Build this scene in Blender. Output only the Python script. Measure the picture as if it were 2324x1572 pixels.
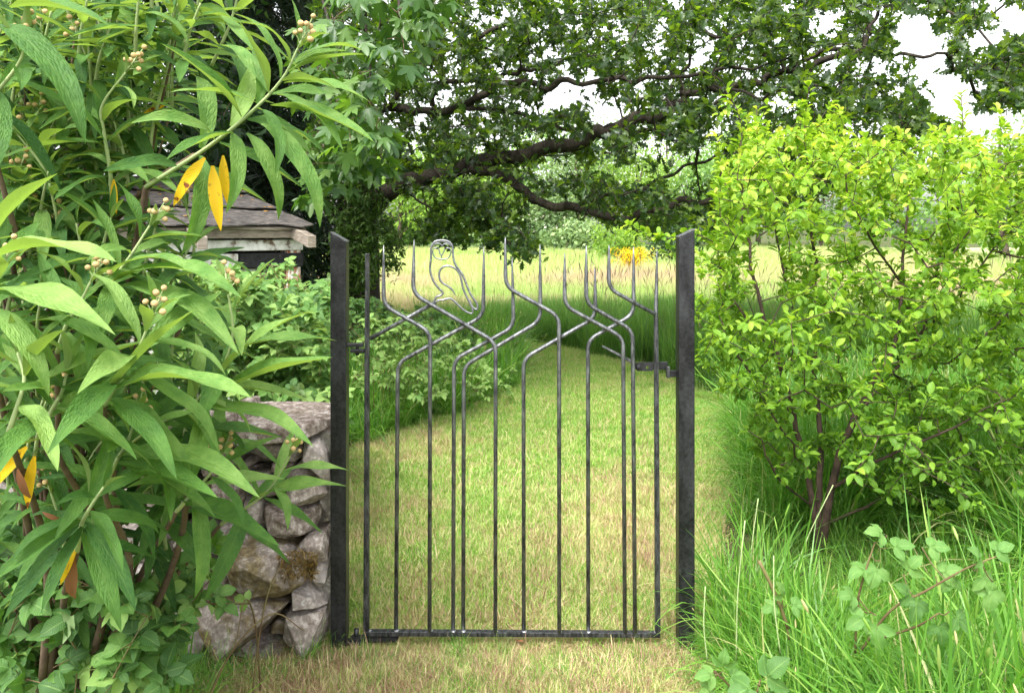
import bpy, bmesh, math, random
import numpy as np
from mathutils import Vector, Matrix, noise as mnoise

random.seed(7)
rng = np.random.default_rng(11)
PI = math.pi

# ------------------------------------------------------------------ camera, sky, sun, exposure
for o in list(bpy.data.objects):
    bpy.data.objects.remove(o)
sc = bpy.context.scene
COL = sc.collection
F_PX = 1807.0            # focal length in picture pixels (2323 wide)
CX, HY, CH = 1161.5, 520.0, 1.22   # picture centre column, horizon row, camera height
cam = bpy.data.cameras.new('camera')
cam_o = bpy.data.objects.new('camera', cam)
COL.objects.link(cam_o)
cam_o.location = (0, 0, CH)
cam_o.rotation_euler = (PI/2, 0, 0)
cam.sensor_width = 36.0
cam.sensor_fit = 'HORIZONTAL'
cam.lens = 36.0*F_PX/2323.0
cam.shift_y = -(786.0-HY)/2323.0
cam.clip_start = 0.05
cam.clip_end = 2000
sc.camera = cam_o

SUN_EL, SUN_AZ = math.radians(58), math.radians(205)    # azimuth clockwise from +Y: behind the camera, to its left
world = bpy.data.worlds.new('World')
sc.world = world
world.use_nodes = True
wn, wl = world.node_tree.nodes, world.node_tree.links
wn.clear()
sky = wn.new('ShaderNodeTexSky')
sky.sky_type = 'NISHITA'
sky.sun_disc = False
sky.sun_elevation = SUN_EL
sky.sun_rotation = SUN_AZ
sky.air_density = 1.0
sky.dust_density = 4.0
sky.ozone_density = 1.0
hs = wn.new('ShaderNodeHueSaturation')
hs.inputs['Saturation'].default_value = 0.12
bgn = wn.new('ShaderNodeBackground')
bgn.inputs['Strength'].default_value = 0.15
wo = wn.new('ShaderNodeOutputWorld')
wl.new(sky.outputs[0], hs.inputs['Color'])
wl.new(hs.outputs[0], bgn.inputs['Color'])
wl.new(bgn.outputs[0], wo.inputs['Surface'])

sun = bpy.data.lights.new('sun', 'SUN')
sun.energy = 1.1
sun.angle = math.radians(25)
sun.color = (1.0, 0.96, 0.9)
sun_o = bpy.data.objects.new('sun', sun)
COL.objects.link(sun_o)
sd = Vector((math.sin(SUN_AZ)*math.cos(SUN_EL), math.cos(SUN_AZ)*math.cos(SUN_EL), math.sin(SUN_EL)))
sun_o.rotation_euler = sd.to_track_quat('Z', 'Y').to_euler()
sun_o.location = sd*30

vs = sc.view_settings
vs.view_transform = 'Standard'
vs.look = 'None'
vs.gamma = 1.0
vs.use_curve_mapping = False
vs.exposure = 2.0
sc.render.engine = 'CYCLES'
cy = sc.cycles
cy.max_bounces = 8
cy.diffuse_bounces = 6
cy.glossy_bounces = 2
cy.transmission_bounces = 5
cy.transparent_max_bounces = 4
cy.use_denoising = True
cy.caustics_reflective = False
cy.caustics_refractive = False
cy.sample_clamp_indirect = 6.0

# ------------------------------------------------------------------ helpers
def P(px, py, d):
    """picture pixel (2323 x 1572 scale) at distance d -> world point"""
    return np.array([(px-CX)*d/F_PX, d, CH+(HY-py)*d/F_PX])

def G(px, py):
    d = CH*F_PX/(py-HY)
    return np.array([(px-CX)*d/F_PX, d])

def nrm(v):
    v = np.asarray(v, float)
    return v/np.maximum(np.linalg.norm(v, axis=-1, keepdims=True), 1e-9)

def proj(p):
    p = np.asarray(p, float)
    d = np.maximum(p[..., 1], 1e-3)
    return CX+p[..., 0]*F_PX/d, HY-(p[..., 2]-CH)*F_PX/d

def inpoly(x, y, poly):
    x = np.asarray(x, float); y = np.asarray(y, float)
    r = np.zeros(x.shape, bool)
    n = len(poly)
    for i in range(n):
        x0, y0 = poly[i]; x1, y1 = poly[(i+1) % n]
        if y0 == y1:
            continue
        c = ((y0 > y) != (y1 > y)) & (x < (x1-x0)*(y-y0)/(y1-y0)+x0)
        r ^= c
    return r

def vnoise(x, y, s=0):
    x = np.asarray(x, float); y = np.asarray(y, float)
    def h(i, j):
        v = np.sin(i*127.1+j*311.7+s*74.7)*43758.5453
        return v-np.floor(v)
    xi, yi = np.floor(x), np.floor(y)
    fx, fy = x-xi, y-yi
    fx = fx*fx*(3-2*fx); fy = fy*fy*(3-2*fy)
    return (h(xi, yi)*(1-fx)+h(xi+1, yi)*fx)*(1-fy)+(h(xi, yi+1)*(1-fx)+h(xi+1, yi+1)*fx)*fy

def catmull(pts, n=8):
    p = np.asarray(pts, float)
    if len(p) < 3:
        t = np.linspace(0, 1, n+1)[:, None]
        return p[0]*(1-t)+p[-1]*t
    q = np.vstack([2*p[0]-p[1], p, 2*p[-1]-p[-2]])
    out = []
    for i in range(1, len(q)-2):
        t = np.linspace(0, 1, n, endpoint=False)[:, None]
        a, b, c, d = q[i-1], q[i], q[i+1], q[i+2]
        out.append(0.5*(2*b+(c-a)*t+(2*a-5*b+4*c-d)*t*t+(3*b-a-3*c+d)*t**3))
    out.append(p[-1][None])
    return np.vstack(out)

class Geo:
    def __init__(s):
        s.V, s.T, s.Q, s.A, s.n = [], [], [], {}, 0
        s.pend = []
    def add(s, V, T=None, Q=None, **attrs):
        V = np.asarray(V, float).reshape(-1, 3)
        if T is not None and len(T): s.T.append(np.asarray(T, int).reshape(-1, 3)+s.n)
        if Q is not None and len(Q): s.Q.append(np.asarray(Q, int).reshape(-1, 4)+s.n)
        s.V.append(V)
        s.pend.append((s.n, len(V), attrs))
        s.n += len(V)
    def mesh(s, name, smooth=True):
        me = bpy.data.meshes.new(name)
        V = np.vstack(s.V) if s.V else np.zeros((0, 3))
        T = np.vstack(s.T) if s.T else np.zeros((0, 3), int)
        Q = np.vstack(s.Q) if s.Q else np.zeros((0, 4), int)
        me.vertices.add(len(V))
        me.vertices.foreach_set('co', V.ravel())
        nl = T.size+Q.size
        me.loops.add(nl)
        me.loops.foreach_set('vertex_index', np.concatenate([T.ravel(), Q.ravel()]).astype(np.int32))
        npoly = len(T)+len(Q)
        me.polygons.add(npoly)
        me.polygons.foreach_set('loop_start', np.concatenate([np.arange(len(T))*3, len(T)*3+np.arange(len(Q))*4]).astype(np.int32))
        me.polygons.foreach_set('use_smooth', np.full(npoly, smooth))
        names = set(k for _, _, a in s.pend for k in a)
        for k in names:
            arr = np.zeros(len(V))
            for st, n, a in s.pend:
                if k in a: arr[st:st+n] = a[k]
            at = me.attributes.new(k, 'FLOAT', 'POINT')
            at.data.foreach_set('value', arr.astype(np.float32))
        me.update(calc_edges=True)
        return me
    def obj(s, name, mat, parent=None, smooth=True):
        return link(name, s.mesh(name, smooth), mat, parent)

def link(name, me, mat, parent=None, M=None):
    if mat is not None and not me.materials:
        me.materials.append(mat)
    o = bpy.data.objects.new(name, me)
    COL.objects.link(o)
    place(o, parent, M)
    return o

def wloc(o):
    v = Vector((0, 0, 0))
    while o is not None:
        v = v+o.location
        o = o.parent
    return v

def place(o, parent, M=None):
    """world geometry (or world matrix M) under a parent that is only translated"""
    W = Matrix.Identity(4) if M is None else M
    if parent is not None:
        o.parent = parent
        W = Matrix.Translation(-wloc(parent)) @ W
    o.matrix_basis = W

def tag(o, label, cat, group=None, kind=None):
    o['label'] = label
    o['category'] = cat
    if group: o['group'] = group
    if kind: o['kind'] = kind
    return o

def thing(name, loc, label, cat, group=None):
    o = bpy.data.objects.new(name, None)
    o.empty_display_size = 0.1
    COL.objects.link(o)
    o.location = Vector([float(c) for c in loc])
    return tag(o, label, cat, group)

def frames(p):
    t = nrm(np.gradient(p, axis=0))
    n = np.zeros_like(t)
    a = np.array([0, -1.0, 0]) if abs(t[0][1]) < 0.9 else np.array([1.0, 0, 0])
    v = nrm(a-t[0]*np.dot(a, t[0]))
    for i in range(len(p)):
        v = nrm(v-t[i]*np.dot(v, t[i]))
        n[i] = v
    return t, n, np.cross(t, n)

def tube(g, pts, rad, sides=6, cap=True, phase=0.0, **attrs):
    p = np.asarray(pts, float)
    r = np.broadcast_to(np.asarray(rad, float), (len(p),))
    t, n, b = frames(p)
    a = np.arange(sides)*2*PI/sides+phase
    V = p[:, None]+r[:, None, None]*(np.cos(a)[None, :, None]*n[:, None]+np.sin(a)[None, :, None]*b[:, None])
    m = len(p)
    i, j = np.meshgrid(np.arange(m-1), np.arange(sides), indexing='ij')
    j2 = (j+1) % sides
    Q = np.stack([i*sides+j, i*sides+j2, (i+1)*sides+j2, (i+1)*sides+j], -1).reshape(-1, 4)
    V = V.reshape(-1, 3)
    T = None
    if cap:
        V = np.vstack([V, p[0], p[-1]])
        k = np.arange(sides); k2 = (k+1) % sides
        T = np.vstack([np.stack([np.full(sides, m*sides), k2, k], -1),
                       np.stack([np.full(sides, m*sides+1), (m-1)*sides+k, (m-1)*sides+k2], -1)])
    g.add(V, T, Q, **attrs)

def edges_tubes(g, p0, p1, r0, r1, sides=4):
    """many separate thin frustums at once (twigs)"""
    p0, p1 = np.asarray(p0, float), np.asarray(p1, float)
    n = len(p0)
    if n == 0: return
    t = nrm(p1-p0)
    a = np.where(np.abs(t[:, 2:3]) < 0.9, np.array([[0, 0, 1.0]]), np.array([[1.0, 0, 0]]))
    u = nrm(np.cross(t, a)); v = np.cross(t, u)
    an = np.arange(sides)*2*PI/sides
    ring = np.cos(an)[None, :, None]*u[:, None]+np.sin(an)[None, :, None]*v[:, None]
    A = p0[:, None]+ring*np.asarray(r0)[:, None, None]
    B = p1[:, None]+ring*np.asarray(r1)[:, None, None]
    V = np.concatenate([A, B], 1).reshape(-1, 3)
    k = np.arange(sides); k2 = (k+1) % sides
    q = np.stack([k, k2, k2+sides, k+sides], -1)
    Q = (q[None]+(np.arange(n)*2*sides)[:, None, None]).reshape(-1, 4)
    g.add(V, None, Q)

def box(g, c, s, R=None, **attrs):
    c = np.asarray(c, float); s = np.asarray(s, float)/2
    V = np.array([[x, y, z] for x in (-1, 1) for y in (-1, 1) for z in (-1, 1)], float)*s
    if R is not None: V = V @ np.asarray(R).T
    g.add(V+c, None, [[0, 1, 3, 2], [4, 6, 7, 5], [0, 4, 5, 1], [2, 3, 7, 6], [0, 2, 6, 4], [1, 5, 7, 3]], **attrs)

def bevel(o, w, seg=2):
    m = o.modifiers.new('bevel', 'BEVEL')
    m.width = w; m.segments = seg; m.limit_method = 'ANGLE'
    return o

# ------------------------------------------------------------------ leaves
def leaf_tpl(width, rows, cols=1, fold=0.25, bend=0.4, wave=0.0, stalk=0.0, lobes=None, curlup=0.0, seed=0):
    """unit-long leaf: x across, y along, z up. width(s) = half width. returns V, T, across, along"""
    r = np.random.default_rng(seed)
    s = np.linspace(0, 1, rows+1)
    ang = -bend*s
    dy, dz = np.cos(ang), np.sin(ang)
    y = np.concatenate([[0], np.cumsum((dy[1:]+dy[:-1])/2*np.diff(s))])+stalk
    z = np.concatenate([[0], np.cumsum((dz[1:]+dz[:-1])/2*np.diff(s))])
    w = np.array([width(v) for v in s])
    V, ac, al = [], [], []
    m = 2*cols+1
    ph = r.uniform(0, 6.28, 2)
    for i in range(rows+1):
        for j in range(m):
            a = (j-cols)/cols
            lift = fold*abs(a)*w[i]+curlup*a*a*w[i]
            lift += wave*w[i]*abs(a)*math.sin(s[i]*9+ph[0 if a < 0 else 1])
            V.append((a*w[i]*math.cos(fold*0.7), y[i]-math.sin(ang[i])*lift*1.0, z[i]+math.cos(ang[i])*lift))
            ac.append(a); al.append(s[i])
    Q = []
    for i in range(rows):
        for j in range(m-1):
            a = i*m+j
            Q.append((a, a+1, a+m+1, a+m))
    T = []
    for a, b, c, d in Q:
        T.append((a, b, c)); T.append((a, c, d))
    V = np.array(V)
    keep = []
    for t in T:     # drop empty triangles at base and tip
        p = V[list(t)]
        if np.linalg.norm(np.cross(p[1]-p[0], p[2]-p[0])) > 1e-9: keep.append(t)
    return V, np.array(keep), np.array(ac), np.array(al)

def join_tpl(parts):
    """parts: list of (tpl, 3x3 matrix, offset)"""
    V, T, A, L, n = [], [], [], [], 0
    for (v, t, a, l), M, off in parts:
        V.append(v @ np.asarray(M).T+np.asarray(off)); T.append(t+n); A.append(a); L.append(l); n += len(v)
    return np.vstack(V), np.vstack(T), np.concatenate(A), np.concatenate(L)

def rz(a):
    c, s = math.cos(a), math.sin(a)
    return np.array([[c, -s, 0], [s, c, 0], [0, 0, 1.0]])

def rx(a):
    c, s = math.cos(a), math.sin(a)
    return np.array([[1.0, 0, 0], [0, c, -s], [0, s, c]])

def orient(d, n):
    """columns X, Y, Z for leaves: Y along d, Z near n"""
    y = nrm(d)
    z = nrm(n-y*np.sum(n*y, -1, keepdims=True))
    x = np.cross(y, z)
    return x, y, z

def scatter(g, tpls, pos, d, n, size, tint, pick=None, rg=None):
    """copies of leaf templates joined into one mesh"""
    rg = rg or rng
    pos = np.asarray(pos, float)
    N = len(pos)
    if N == 0: return
    if pick is None: pick = rg.integers(0, len(tpls), N)
    X, Y, Z = orient(d, n)
    for k, (V, T, A, L) in enumerate(tpls):
        I = np.where(pick == k)[0]
        if not len(I): continue
        sz = size[I][:, None, None]
        W = pos[I][:, None]+sz*(V[None, :, 0:1]*X[I][:, None]+V[None, :, 1:2]*Y[I][:, None]+V[None, :, 2:3]*Z[I][:, None])
        TT = (T[None]+(np.arange(len(I))*len(V))[:, None, None]).reshape(-1, 3)
        g.add(W.reshape(-1, 3), TT, None, tint=np.repeat(tint[I], len(V)), across=np.tile(A, len(I)), along=np.tile(L, len(I)))

def plant_leaves(root, tpls, mat, pos, d, n, size, tint, nobj=300, name='leaf', rest='foliage', bands=4, rg=None):
    """the leaves that show largest become objects of their own, the rest one joined part"""
    rg = rg or rng
    pos = np.asarray(pos, float); d = np.asarray(d, float); n = np.asarray(n, float)
    size = np.asarray(size, float); tint = np.clip(np.asarray(tint, float), 0, 1)
    N = len(pos)
    pick = rg.integers(0, len(tpls), N)
    px, py = proj(pos)
    vis = (px > 0) & (px < 2323) & (py > 0) & (py < 1572) & (pos[:, 1] > 0.2)
    score = np.where(vis, size/np.maximum(pos[:, 1], 0.2)**1.5, -1)
    order = np.argsort(-score)
    ko = [i for i in order[:nobj] if score[i] > 0]
    X, Y, Z = orient(d, n)
    cache = {}
    for i in ko:
        b = min(bands-1, int(tint[i]*bands))
        key = (pick[i], b)
        if key not in cache:
            V, T, A, L = tpls[pick[i]]
            g = Geo(); g.add(V, T, None, tint=np.full(len(V), (b+0.5)/bands), across=A, along=L)
            me = g.mesh(name); me.materials.append(mat)
            cache[key] = me
        s = size[i]
        M = Matrix(((X[i, 0]*s, Y[i, 0]*s, Z[i, 0]*s, pos[i, 0]), (X[i, 1]*s, Y[i, 1]*s, Z[i, 1]*s, pos[i, 1]),
                    (X[i, 2]*s, Y[i, 2]*s, Z[i, 2]*s, pos[i, 2]), (0, 0, 0, 1)))
        link(name, cache[key], mat, root, M)
    m = np.ones(N, bool); m[ko] = False
    if m.any():
        g = Geo()
        scatter(g, tpls, pos[m], d[m], n[m], size[m], tint[m], pick[m])
        o = g.obj(rest, mat, root)
        o['kind'] = 'stuff'
        return o

def grow(nodes, parents, att, wpath=0.25, maxlen=None, jit=0.12, rg=None):
    """connect attractor points to the nearest branch node, nearest first; returns nodes, parents, tips"""
    rg = rg or rng
    nodes = [np.asarray(q, float) for q in nodes]
    parents = list(parents)
    A = np.asarray(att, float)
    pl = np.zeros(len(nodes))
    for i, q in enumerate(parents):
        if q >= 0: pl[i] = pl[q]+np.linalg.norm(nodes[i]-nodes[q])
    cap = len(nodes)+len(A)*3+8
    NP = np.zeros((cap, 3)); NP[:len(nodes)] = nodes
    PL = np.zeros(cap); PL[:len(nodes)] = pl
    par = np.full(cap, -1); par[:len(nodes)] = parents
    cnt = len(nodes)
    d0 = np.array([np.min(np.linalg.norm(NP[:cnt]-a, axis=1)) for a in A])
    tips = []
    for k in np.argsort(d0):
        a = A[k]
        dist = np.linalg.norm(NP[:cnt]-a, axis=1)
        j = int(np.argmin(dist+wpath*PL[:cnt]*0.3))
        L = dist[j]
        prev = j
        nseg = 2 if L > 0.12 else 1
        for q in range(1, nseg+1):
            t = q/nseg
            p = NP[j]*(1-t)+a*t
            if q < nseg: p = p+rg.normal(0, jit*L*0.5, 3)+np.array([0, 0, 0.06*L])
            NP[cnt] = p; par[cnt] = prev; PL[cnt] = PL[prev]+L/nseg
            prev = cnt; cnt += 1
        tips.append(prev)
    return NP[:cnt], par[:cnt], np.array(tips)

def branch_radii(par, rtip, power=2.4, rmax=1.0):
    n = len(par)
    w = np.zeros(n)
    kids = np.bincount(par[par >= 0], minlength=n)
    for i in range(n-1, -1, -1):
        if kids[i] == 0: w[i] += 1
        if par[i] >= 0: w[par[i]] += w[i]
    return np.minimum(rtip*np.maximum(w, 1)**(1/power), rmax)

# ------------------------------------------------------------------ materials
def mat_new(name):
    m = bpy.data.materials.new(name)
    m.use_nodes = True
    nt = m.node_tree
    nt.nodes.clear()
    return m, nt.nodes, nt.links

def N_(ns, typ, **kw):
    n = ns.new(typ)
    for k, v in kw.items(): setattr(n, k, v)
    return n

def ramp(ns, ls, fac, stops):
    r = ns.new('ShaderNodeValToRGB')
    e = r.color_ramp.elements
    while len(e) < len(stops): e.new(0.5)
    for q, (p, c) in zip(e, stops):
        q.position = p
        q.color = (*c, 1) if len(c) == 3 else c
    if fac is not None: ls.new(fac, r.inputs['Fac'])
    return r.outputs['Color']

def noise_tex(ns, ls, scale, detail=4, vec=None, rough=0.55, dist=0.0):
    t = ns.new('ShaderNodeTexNoise')
    t.inputs['Scale'].default_value = scale
    t.inputs['Detail'].default_value = detail
    t.inputs['Roughness'].default_value = rough
    t.inputs['Distortion'].default_value = dist
    if vec is not None: ls.new(vec, t.inputs['Vector'])
    return t.outputs['Fac']

def pos_vec(ns):
    return ns.new('ShaderNodeNewGeometry').outputs['Position']

def math_(ns, ls, op, a, b=None, clamp=False):
    m = ns.new('ShaderNodeMath'); m.operation = op; m.use_clamp = clamp
    for i, v in enumerate((a, b)):
        if v is None: continue
        if isinstance(v, (int, float)): m.inputs[i].default_value = v
        else: ls.new(v, m.inputs[i])
    return m.outputs[0]

def mixc(ns, ls, fac, a, b, mode='MIX'):
    m = ns.new('ShaderNodeMix'); m.data_type = 'RGBA'; m.blend_type = mode
    for s, v in ((m.inputs[0], fac), (m.inputs[6], a), (m.inputs[7], b)):
        if isinstance(v, (int, float)): s.default_value = v
        elif isinstance(v, tuple): s.default_value = (*v, 1)
        else: ls.new(v, s)
    return m.outputs[2]

def leaf_mat(name, stops, back=None, transl=0.35, tr_gain=(1.5, 1.6, 0.6), rough=0.5, spec=0.35, veins=0.0, rugose=0.0, spots=None, blotch=0.0, worldpatch=None, mottle=0.0):
    m, ns, ls = mat_new(name)
    at = N_(ns, 'ShaderNodeAttribute', attribute_name='tint')
    oi = ns.new('ShaderNodeObjectInfo')
    f = math_(ns, ls, 'ADD', at.outputs['Fac'], math_(ns, ls, 'MULTIPLY', math_(ns, ls, 'SUBTRACT', oi.outputs['Random'], 0.5), 0.12))
    if worldpatch:
        sc_, lo, hi, amt = worldpatch
        nz = noise_tex(ns, ls, sc_, 3, pos_vec(ns))
        mr = N_(ns, 'ShaderNodeMapRange'); mr.inputs['From Min'].default_value = lo; mr.inputs['From Max'].default_value = hi
        ls.new(nz, mr.inputs['Value'])
        f = math_(ns, ls, 'ADD', f, math_(ns, ls, 'MULTIPLY', math_(ns, ls, 'SUBTRACT', mr.outputs[0], 0.5), amt), True)
    if mottle:
        tcm = ns.new('ShaderNodeTexCoord')
        nm = noise_tex(ns, ls, 28, 4, pos_vec(ns), 0.65)
        f = math_(ns, ls, 'ADD', f, math_(ns, ls, 'MULTIPLY', math_(ns, ls, 'SUBTRACT', nm, 0.5), mottle))
    col = ramp(ns, ls, f, stops)
    if blotch:
        nb = noise_tex(ns, ls, 60, 3, pos_vec(ns))
        col = mixc(ns, ls, math_(ns, ls, 'MULTIPLY', nb, blotch), col, (0.02, 0.035, 0.01))
    bump_h = None
    if veins or rugose:
        ac = N_(ns, 'ShaderNodeAttribute', attribute_name='across').outputs['Fac']
        al = N_(ns, 'ShaderNodeAttribute', attribute_name='along').outputs['Fac']
        aa = math_(ns, ls, 'ABSOLUTE', ac)
        mid = math_(ns, ls, 'LESS_THAN', aa, 0.07)
        # side veins curve towards the tip
        ph = math_(ns, ls, 'SUBTRACT', math_(ns, ls, 'MULTIPLY', al, 13.0), math_(ns, ls, 'MULTIPLY', aa, 2.2))
        sv = math_(ns, ls, 'ABSOLUTE', math_(ns, ls, 'SINE', math_(ns, ls, 'MULTIPLY', ph, PI)))
        sv = math_(ns, ls, 'POWER', math_(ns, ls, 'SUBTRACT', 1.0, sv), 3.0)
        vein = math_(ns, ls, 'MAXIMUM', mid, math_(ns, ls, 'MULTIPLY', sv, 0.7))
        if veins:
            col = mixc(ns, ls, math_(ns, ls, 'MULTIPLY', vein, veins), col, stops[-1][1])
        bump_h = math_(ns, ls, 'MULTIPLY', vein, -0.45)
        if rugose:
            cv = N_(ns, 'ShaderNodeCombineXYZ')
            ls.new(math_(ns, ls, 'MULTIPLY', ac, 0.22), cv.inputs[0]); ls.new(al, cv.inputs[1])
            vo = N_(ns, 'ShaderNodeTexVoronoi'); vo.inputs['Scale'].default_value = 34
            ls.new(cv.outputs[0], vo.inputs['Vector'])
            bump_h = math_(ns, ls, 'ADD', bump_h, math_(ns, ls, 'MULTIPLY', vo.outputs['Distance'], -rugose))
    if back is not None:
        gm = ns.new('ShaderNodeNewGeometry')
        col = mixc(ns, ls, gm.outputs['Backfacing'], col, back)
    if spots is not None:
        ns_ = noise_tex(ns, ls, 45, 3, pos_vec(ns))
        mr = N_(ns, 'ShaderNodeMapRange'); mr.inputs['From Min'].default_value = 0.6; mr.inputs['From Max'].default_value = 0.66
        ls.new(ns_, mr.inputs['Value'])
        col = mixc(ns, ls, mr.outputs[0], col, spots)
    pb = ns.new('ShaderNodeBsdfPrincipled')
    ls.new(col, pb.inputs['Base Color'])
    pb.inputs['Roughness'].default_value = rough
    pb.inputs['Specular IOR Level'].default_value = spec
    if bump_h is not None:
        bp = ns.new('ShaderNodeBump'); bp.inputs['Strength'].default_value = 0.55; bp.inputs['Distance'].default_value = 0.004
        ls.new(bump_h, bp.inputs['Height']); ls.new(bp.outputs[0], pb.inputs['Normal'])
    tr = ns.new('ShaderNodeBsdfTranslucent')
    tc = mixc(ns, ls, 1.0, col, tuple(tr_gain), 'MULTIPLY')
    ls.new(tc, tr.inputs['Color'])
    mx = ns.new('ShaderNodeMixShader'); mx.inputs[0].default_value = transl
    ls.new(pb.outputs[0], mx.inputs[1]); ls.new(tr.outputs[0], mx.inputs[2])
    out = ns.new('ShaderNodeOutputMaterial')
    ls.new(mx.outputs[0], out.inputs['Surface'])
    return m

def solid_mat(name, stops, scale=8, rough=0.8, spec=0.2, metallic=0.0, bump=0.3, bscale=40, bdist=0.004, stretch=(1, 1, 1), detail=5, rr=None, per_obj=0.0):
    m, ns, ls = mat_new(name)
    v = pos_vec(ns)
    mp = ns.new('ShaderNodeMapping'); mp.inputs['Scale'].default_value = stretch
    ls.new(v, mp.inputs['Vector'])
    nz = noise_tex(ns, ls, scale, detail, mp.outputs[0], 0.6)
    if per_obj:
        oi = ns.new('ShaderNodeObjectInfo')
        nz = math_(ns, ls, 'ADD', nz, math_(ns, ls, 'MULTIPLY', math_(ns, ls, 'SUBTRACT', oi.outputs['Random'], 0.5), per_obj))
    col = ramp(ns, ls, nz, stops)
    pb = ns.new('ShaderNodeBsdfPrincipled')
    ls.new(col, pb.inputs['Base Color'])
    pb.inputs['Roughness'].default_value = rough
    if rr:
        mr = N_(ns, 'ShaderNodeMapRange'); mr.inputs['To Min'].default_value = rr[0]; mr.inputs['To Max'].default_value = rr[1]
        mr.inputs['From Min'].default_value = 0.3; mr.inputs['From Max'].default_value = 0.7
        ls.new(nz, mr.inputs['Value']); ls.new(mr.outputs[0], pb.inputs['Roughness'])
    pb.inputs['Specular IOR Level'].default_value = spec
    pb.inputs['Metallic'].default_value = metallic
    if bump:
        nb = noise_tex(ns, ls, bscale, 5, mp.outputs[0], 0.65)
        bp = ns.new('ShaderNodeBump'); bp.inputs['Strength'].default_value = bump; bp.inputs['Distance'].default_value = bdist
        ls.new(nb, bp.inputs['Height']); ls.new(bp.outputs[0], pb.inputs['Normal'])
    out = ns.new('ShaderNodeOutputMaterial')
    ls.new(pb.outputs[0], out.inputs['Surface'])
    return m

M = {}
# leaves and blades (tint 0 = oldest / dullest, 1 = youngest / palest)
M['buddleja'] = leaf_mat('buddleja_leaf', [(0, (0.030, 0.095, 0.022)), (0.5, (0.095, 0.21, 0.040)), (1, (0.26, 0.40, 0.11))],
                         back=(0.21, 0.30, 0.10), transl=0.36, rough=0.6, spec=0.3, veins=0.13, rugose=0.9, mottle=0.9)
M['yellow_leaf'] = leaf_mat('yellow_leaf', [(0, (0.80, 0.50, 0.015)), (1, (0.85, 0.56, 0.02))], transl=0.4, tr_gain=(1.2, 1.1, 0.6), spots=(0.22, 0.06, 0.02), veins=0.1)
M['brown_leaf'] = leaf_mat('brown_leaf', [(0, (0.16, 0.05, 0.025)), (1, (0.30, 0.14, 0.07))], transl=0.15, tr_gain=(1.1, 0.9, 0.7))
M['oak'] = leaf_mat('oak_leaf', [(0, (0.024, 0.054, 0.021)), (0.5, (0.055, 0.11, 0.028)), (1, (0.17, 0.25, 0.035))], transl=0.52, tr_gain=(2.0, 2.0, 0.4), rough=0.38, spec=0.6)
M['sycamore'] = leaf_mat('sycamore_leaf', [(0, (0.032, 0.085, 0.022)), (0.6, (0.07, 0.15, 0.03)), (1, (0.14, 0.25, 0.05))], transl=0.4, tr_gain=(1.6, 1.7, 0.5), rough=0.4, spec=0.5)
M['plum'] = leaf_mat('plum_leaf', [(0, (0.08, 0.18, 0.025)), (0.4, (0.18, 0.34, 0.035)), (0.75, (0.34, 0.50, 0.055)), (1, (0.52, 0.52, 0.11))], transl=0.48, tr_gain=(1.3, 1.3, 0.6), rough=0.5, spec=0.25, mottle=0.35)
M['bramble'] = leaf_mat('bramble_leaf', [(0, (0.030, 0.09, 0.022)), (0.6, (0.10, 0.225, 0.045)), (1, (0.26, 0.40, 0.11))], back=(0.22, 0.32, 0.14), transl=0.3, rough=0.5, spec=0.4, veins=0.35, rugose=0.25, mottle=0.5)
M['hedge'] = leaf_mat('hedge_leaf', [(0, (0.010, 0.028, 0.010)), (0.6, (0.026, 0.068, 0.016)), (1, (0.07, 0.15, 0.03))], transl=0.25, rough=0.45, spec=0.4)
M['yew'] = leaf_mat('yew_needle', [(0, (0.008, 0.02, 0.009)), (1, (0.022, 0.045, 0.016))], transl=0.15, rough=0.5, spec=0.3)
M['climber'] = leaf_mat('climber_leaf', [(0, (0.03, 0.075, 0.015)), (1, (0.11, 0.20, 0.035))], transl=0.38, rough=0.5)
M['lawn'] = leaf_mat('mown_grass_blade', [(0, (0.12, 0.28, 0.04)), (0.45, (0.27, 0.48, 0.065)), (0.62, (0.50, 0.57, 0.19)), (0.82, (0.68, 0.53, 0.34)), (1, (0.32, 0.19, 0.13))], transl=0.3, tr_gain=(1.2, 1.3, 0.7), rough=0.55, spec=0.3, worldpatch=(5.0, 0.3, 0.7, 0.34))
M['tall_grass'] = leaf_mat('tall_grass_blade', [(0, (0.07, 0.19, 0.03)), (0.6, (0.15, 0.34, 0.045)), (0.92, (0.28, 0.46, 0.09)), (1, (0.50, 0.45, 0.24))], transl=0.45, tr_gain=(1.3, 1.4, 0.5), rough=0.4, spec=0.45)
M['bank_grass'] = leaf_mat('bank_grass_blade', [(0, (0.05, 0.13, 0.025)), (0.7, (0.11, 0.24, 0.04)), (1, (0.22, 0.34, 0.08))], transl=0.35, rough=0.5)
M['meadow'] = leaf_mat('meadow_blade', [(0, (0.20, 0.37, 0.07)), (0.5, (0.36, 0.50, 0.14)), (0.75, (0.48, 0.48, 0.23)), (1, (0.50, 0.36, 0.27))], transl=0.35, tr_gain=(1.2, 1.2, 0.8), rough=0.6, worldpatch=(0.16, 0.35, 0.65, 0.45))
M['seed_head'] = leaf_mat('seed_head', [(0, (0.14, 0.11, 0.06)), (1, (0.30, 0.24, 0.13))], transl=0.2)
M['far_green'] = leaf_mat('far_leaf', [(0, (0.08, 0.16, 0.05)), (0.5, (0.18, 0.32, 0.08)), (1, (0.34, 0.50, 0.14))], transl=0.4, tr_gain=(1.3, 1.3, 0.7), rough=0.6)
M['far_grey'] = leaf_mat('far_grey_leaf', [(0, (0.10, 0.17, 0.07)), (0.6, (0.20, 0.31, 0.12)), (1, (0.34, 0.44, 0.20))], transl=0.35, tr_gain=(1.2, 1.2, 0.8), rough=0.6)
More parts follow.
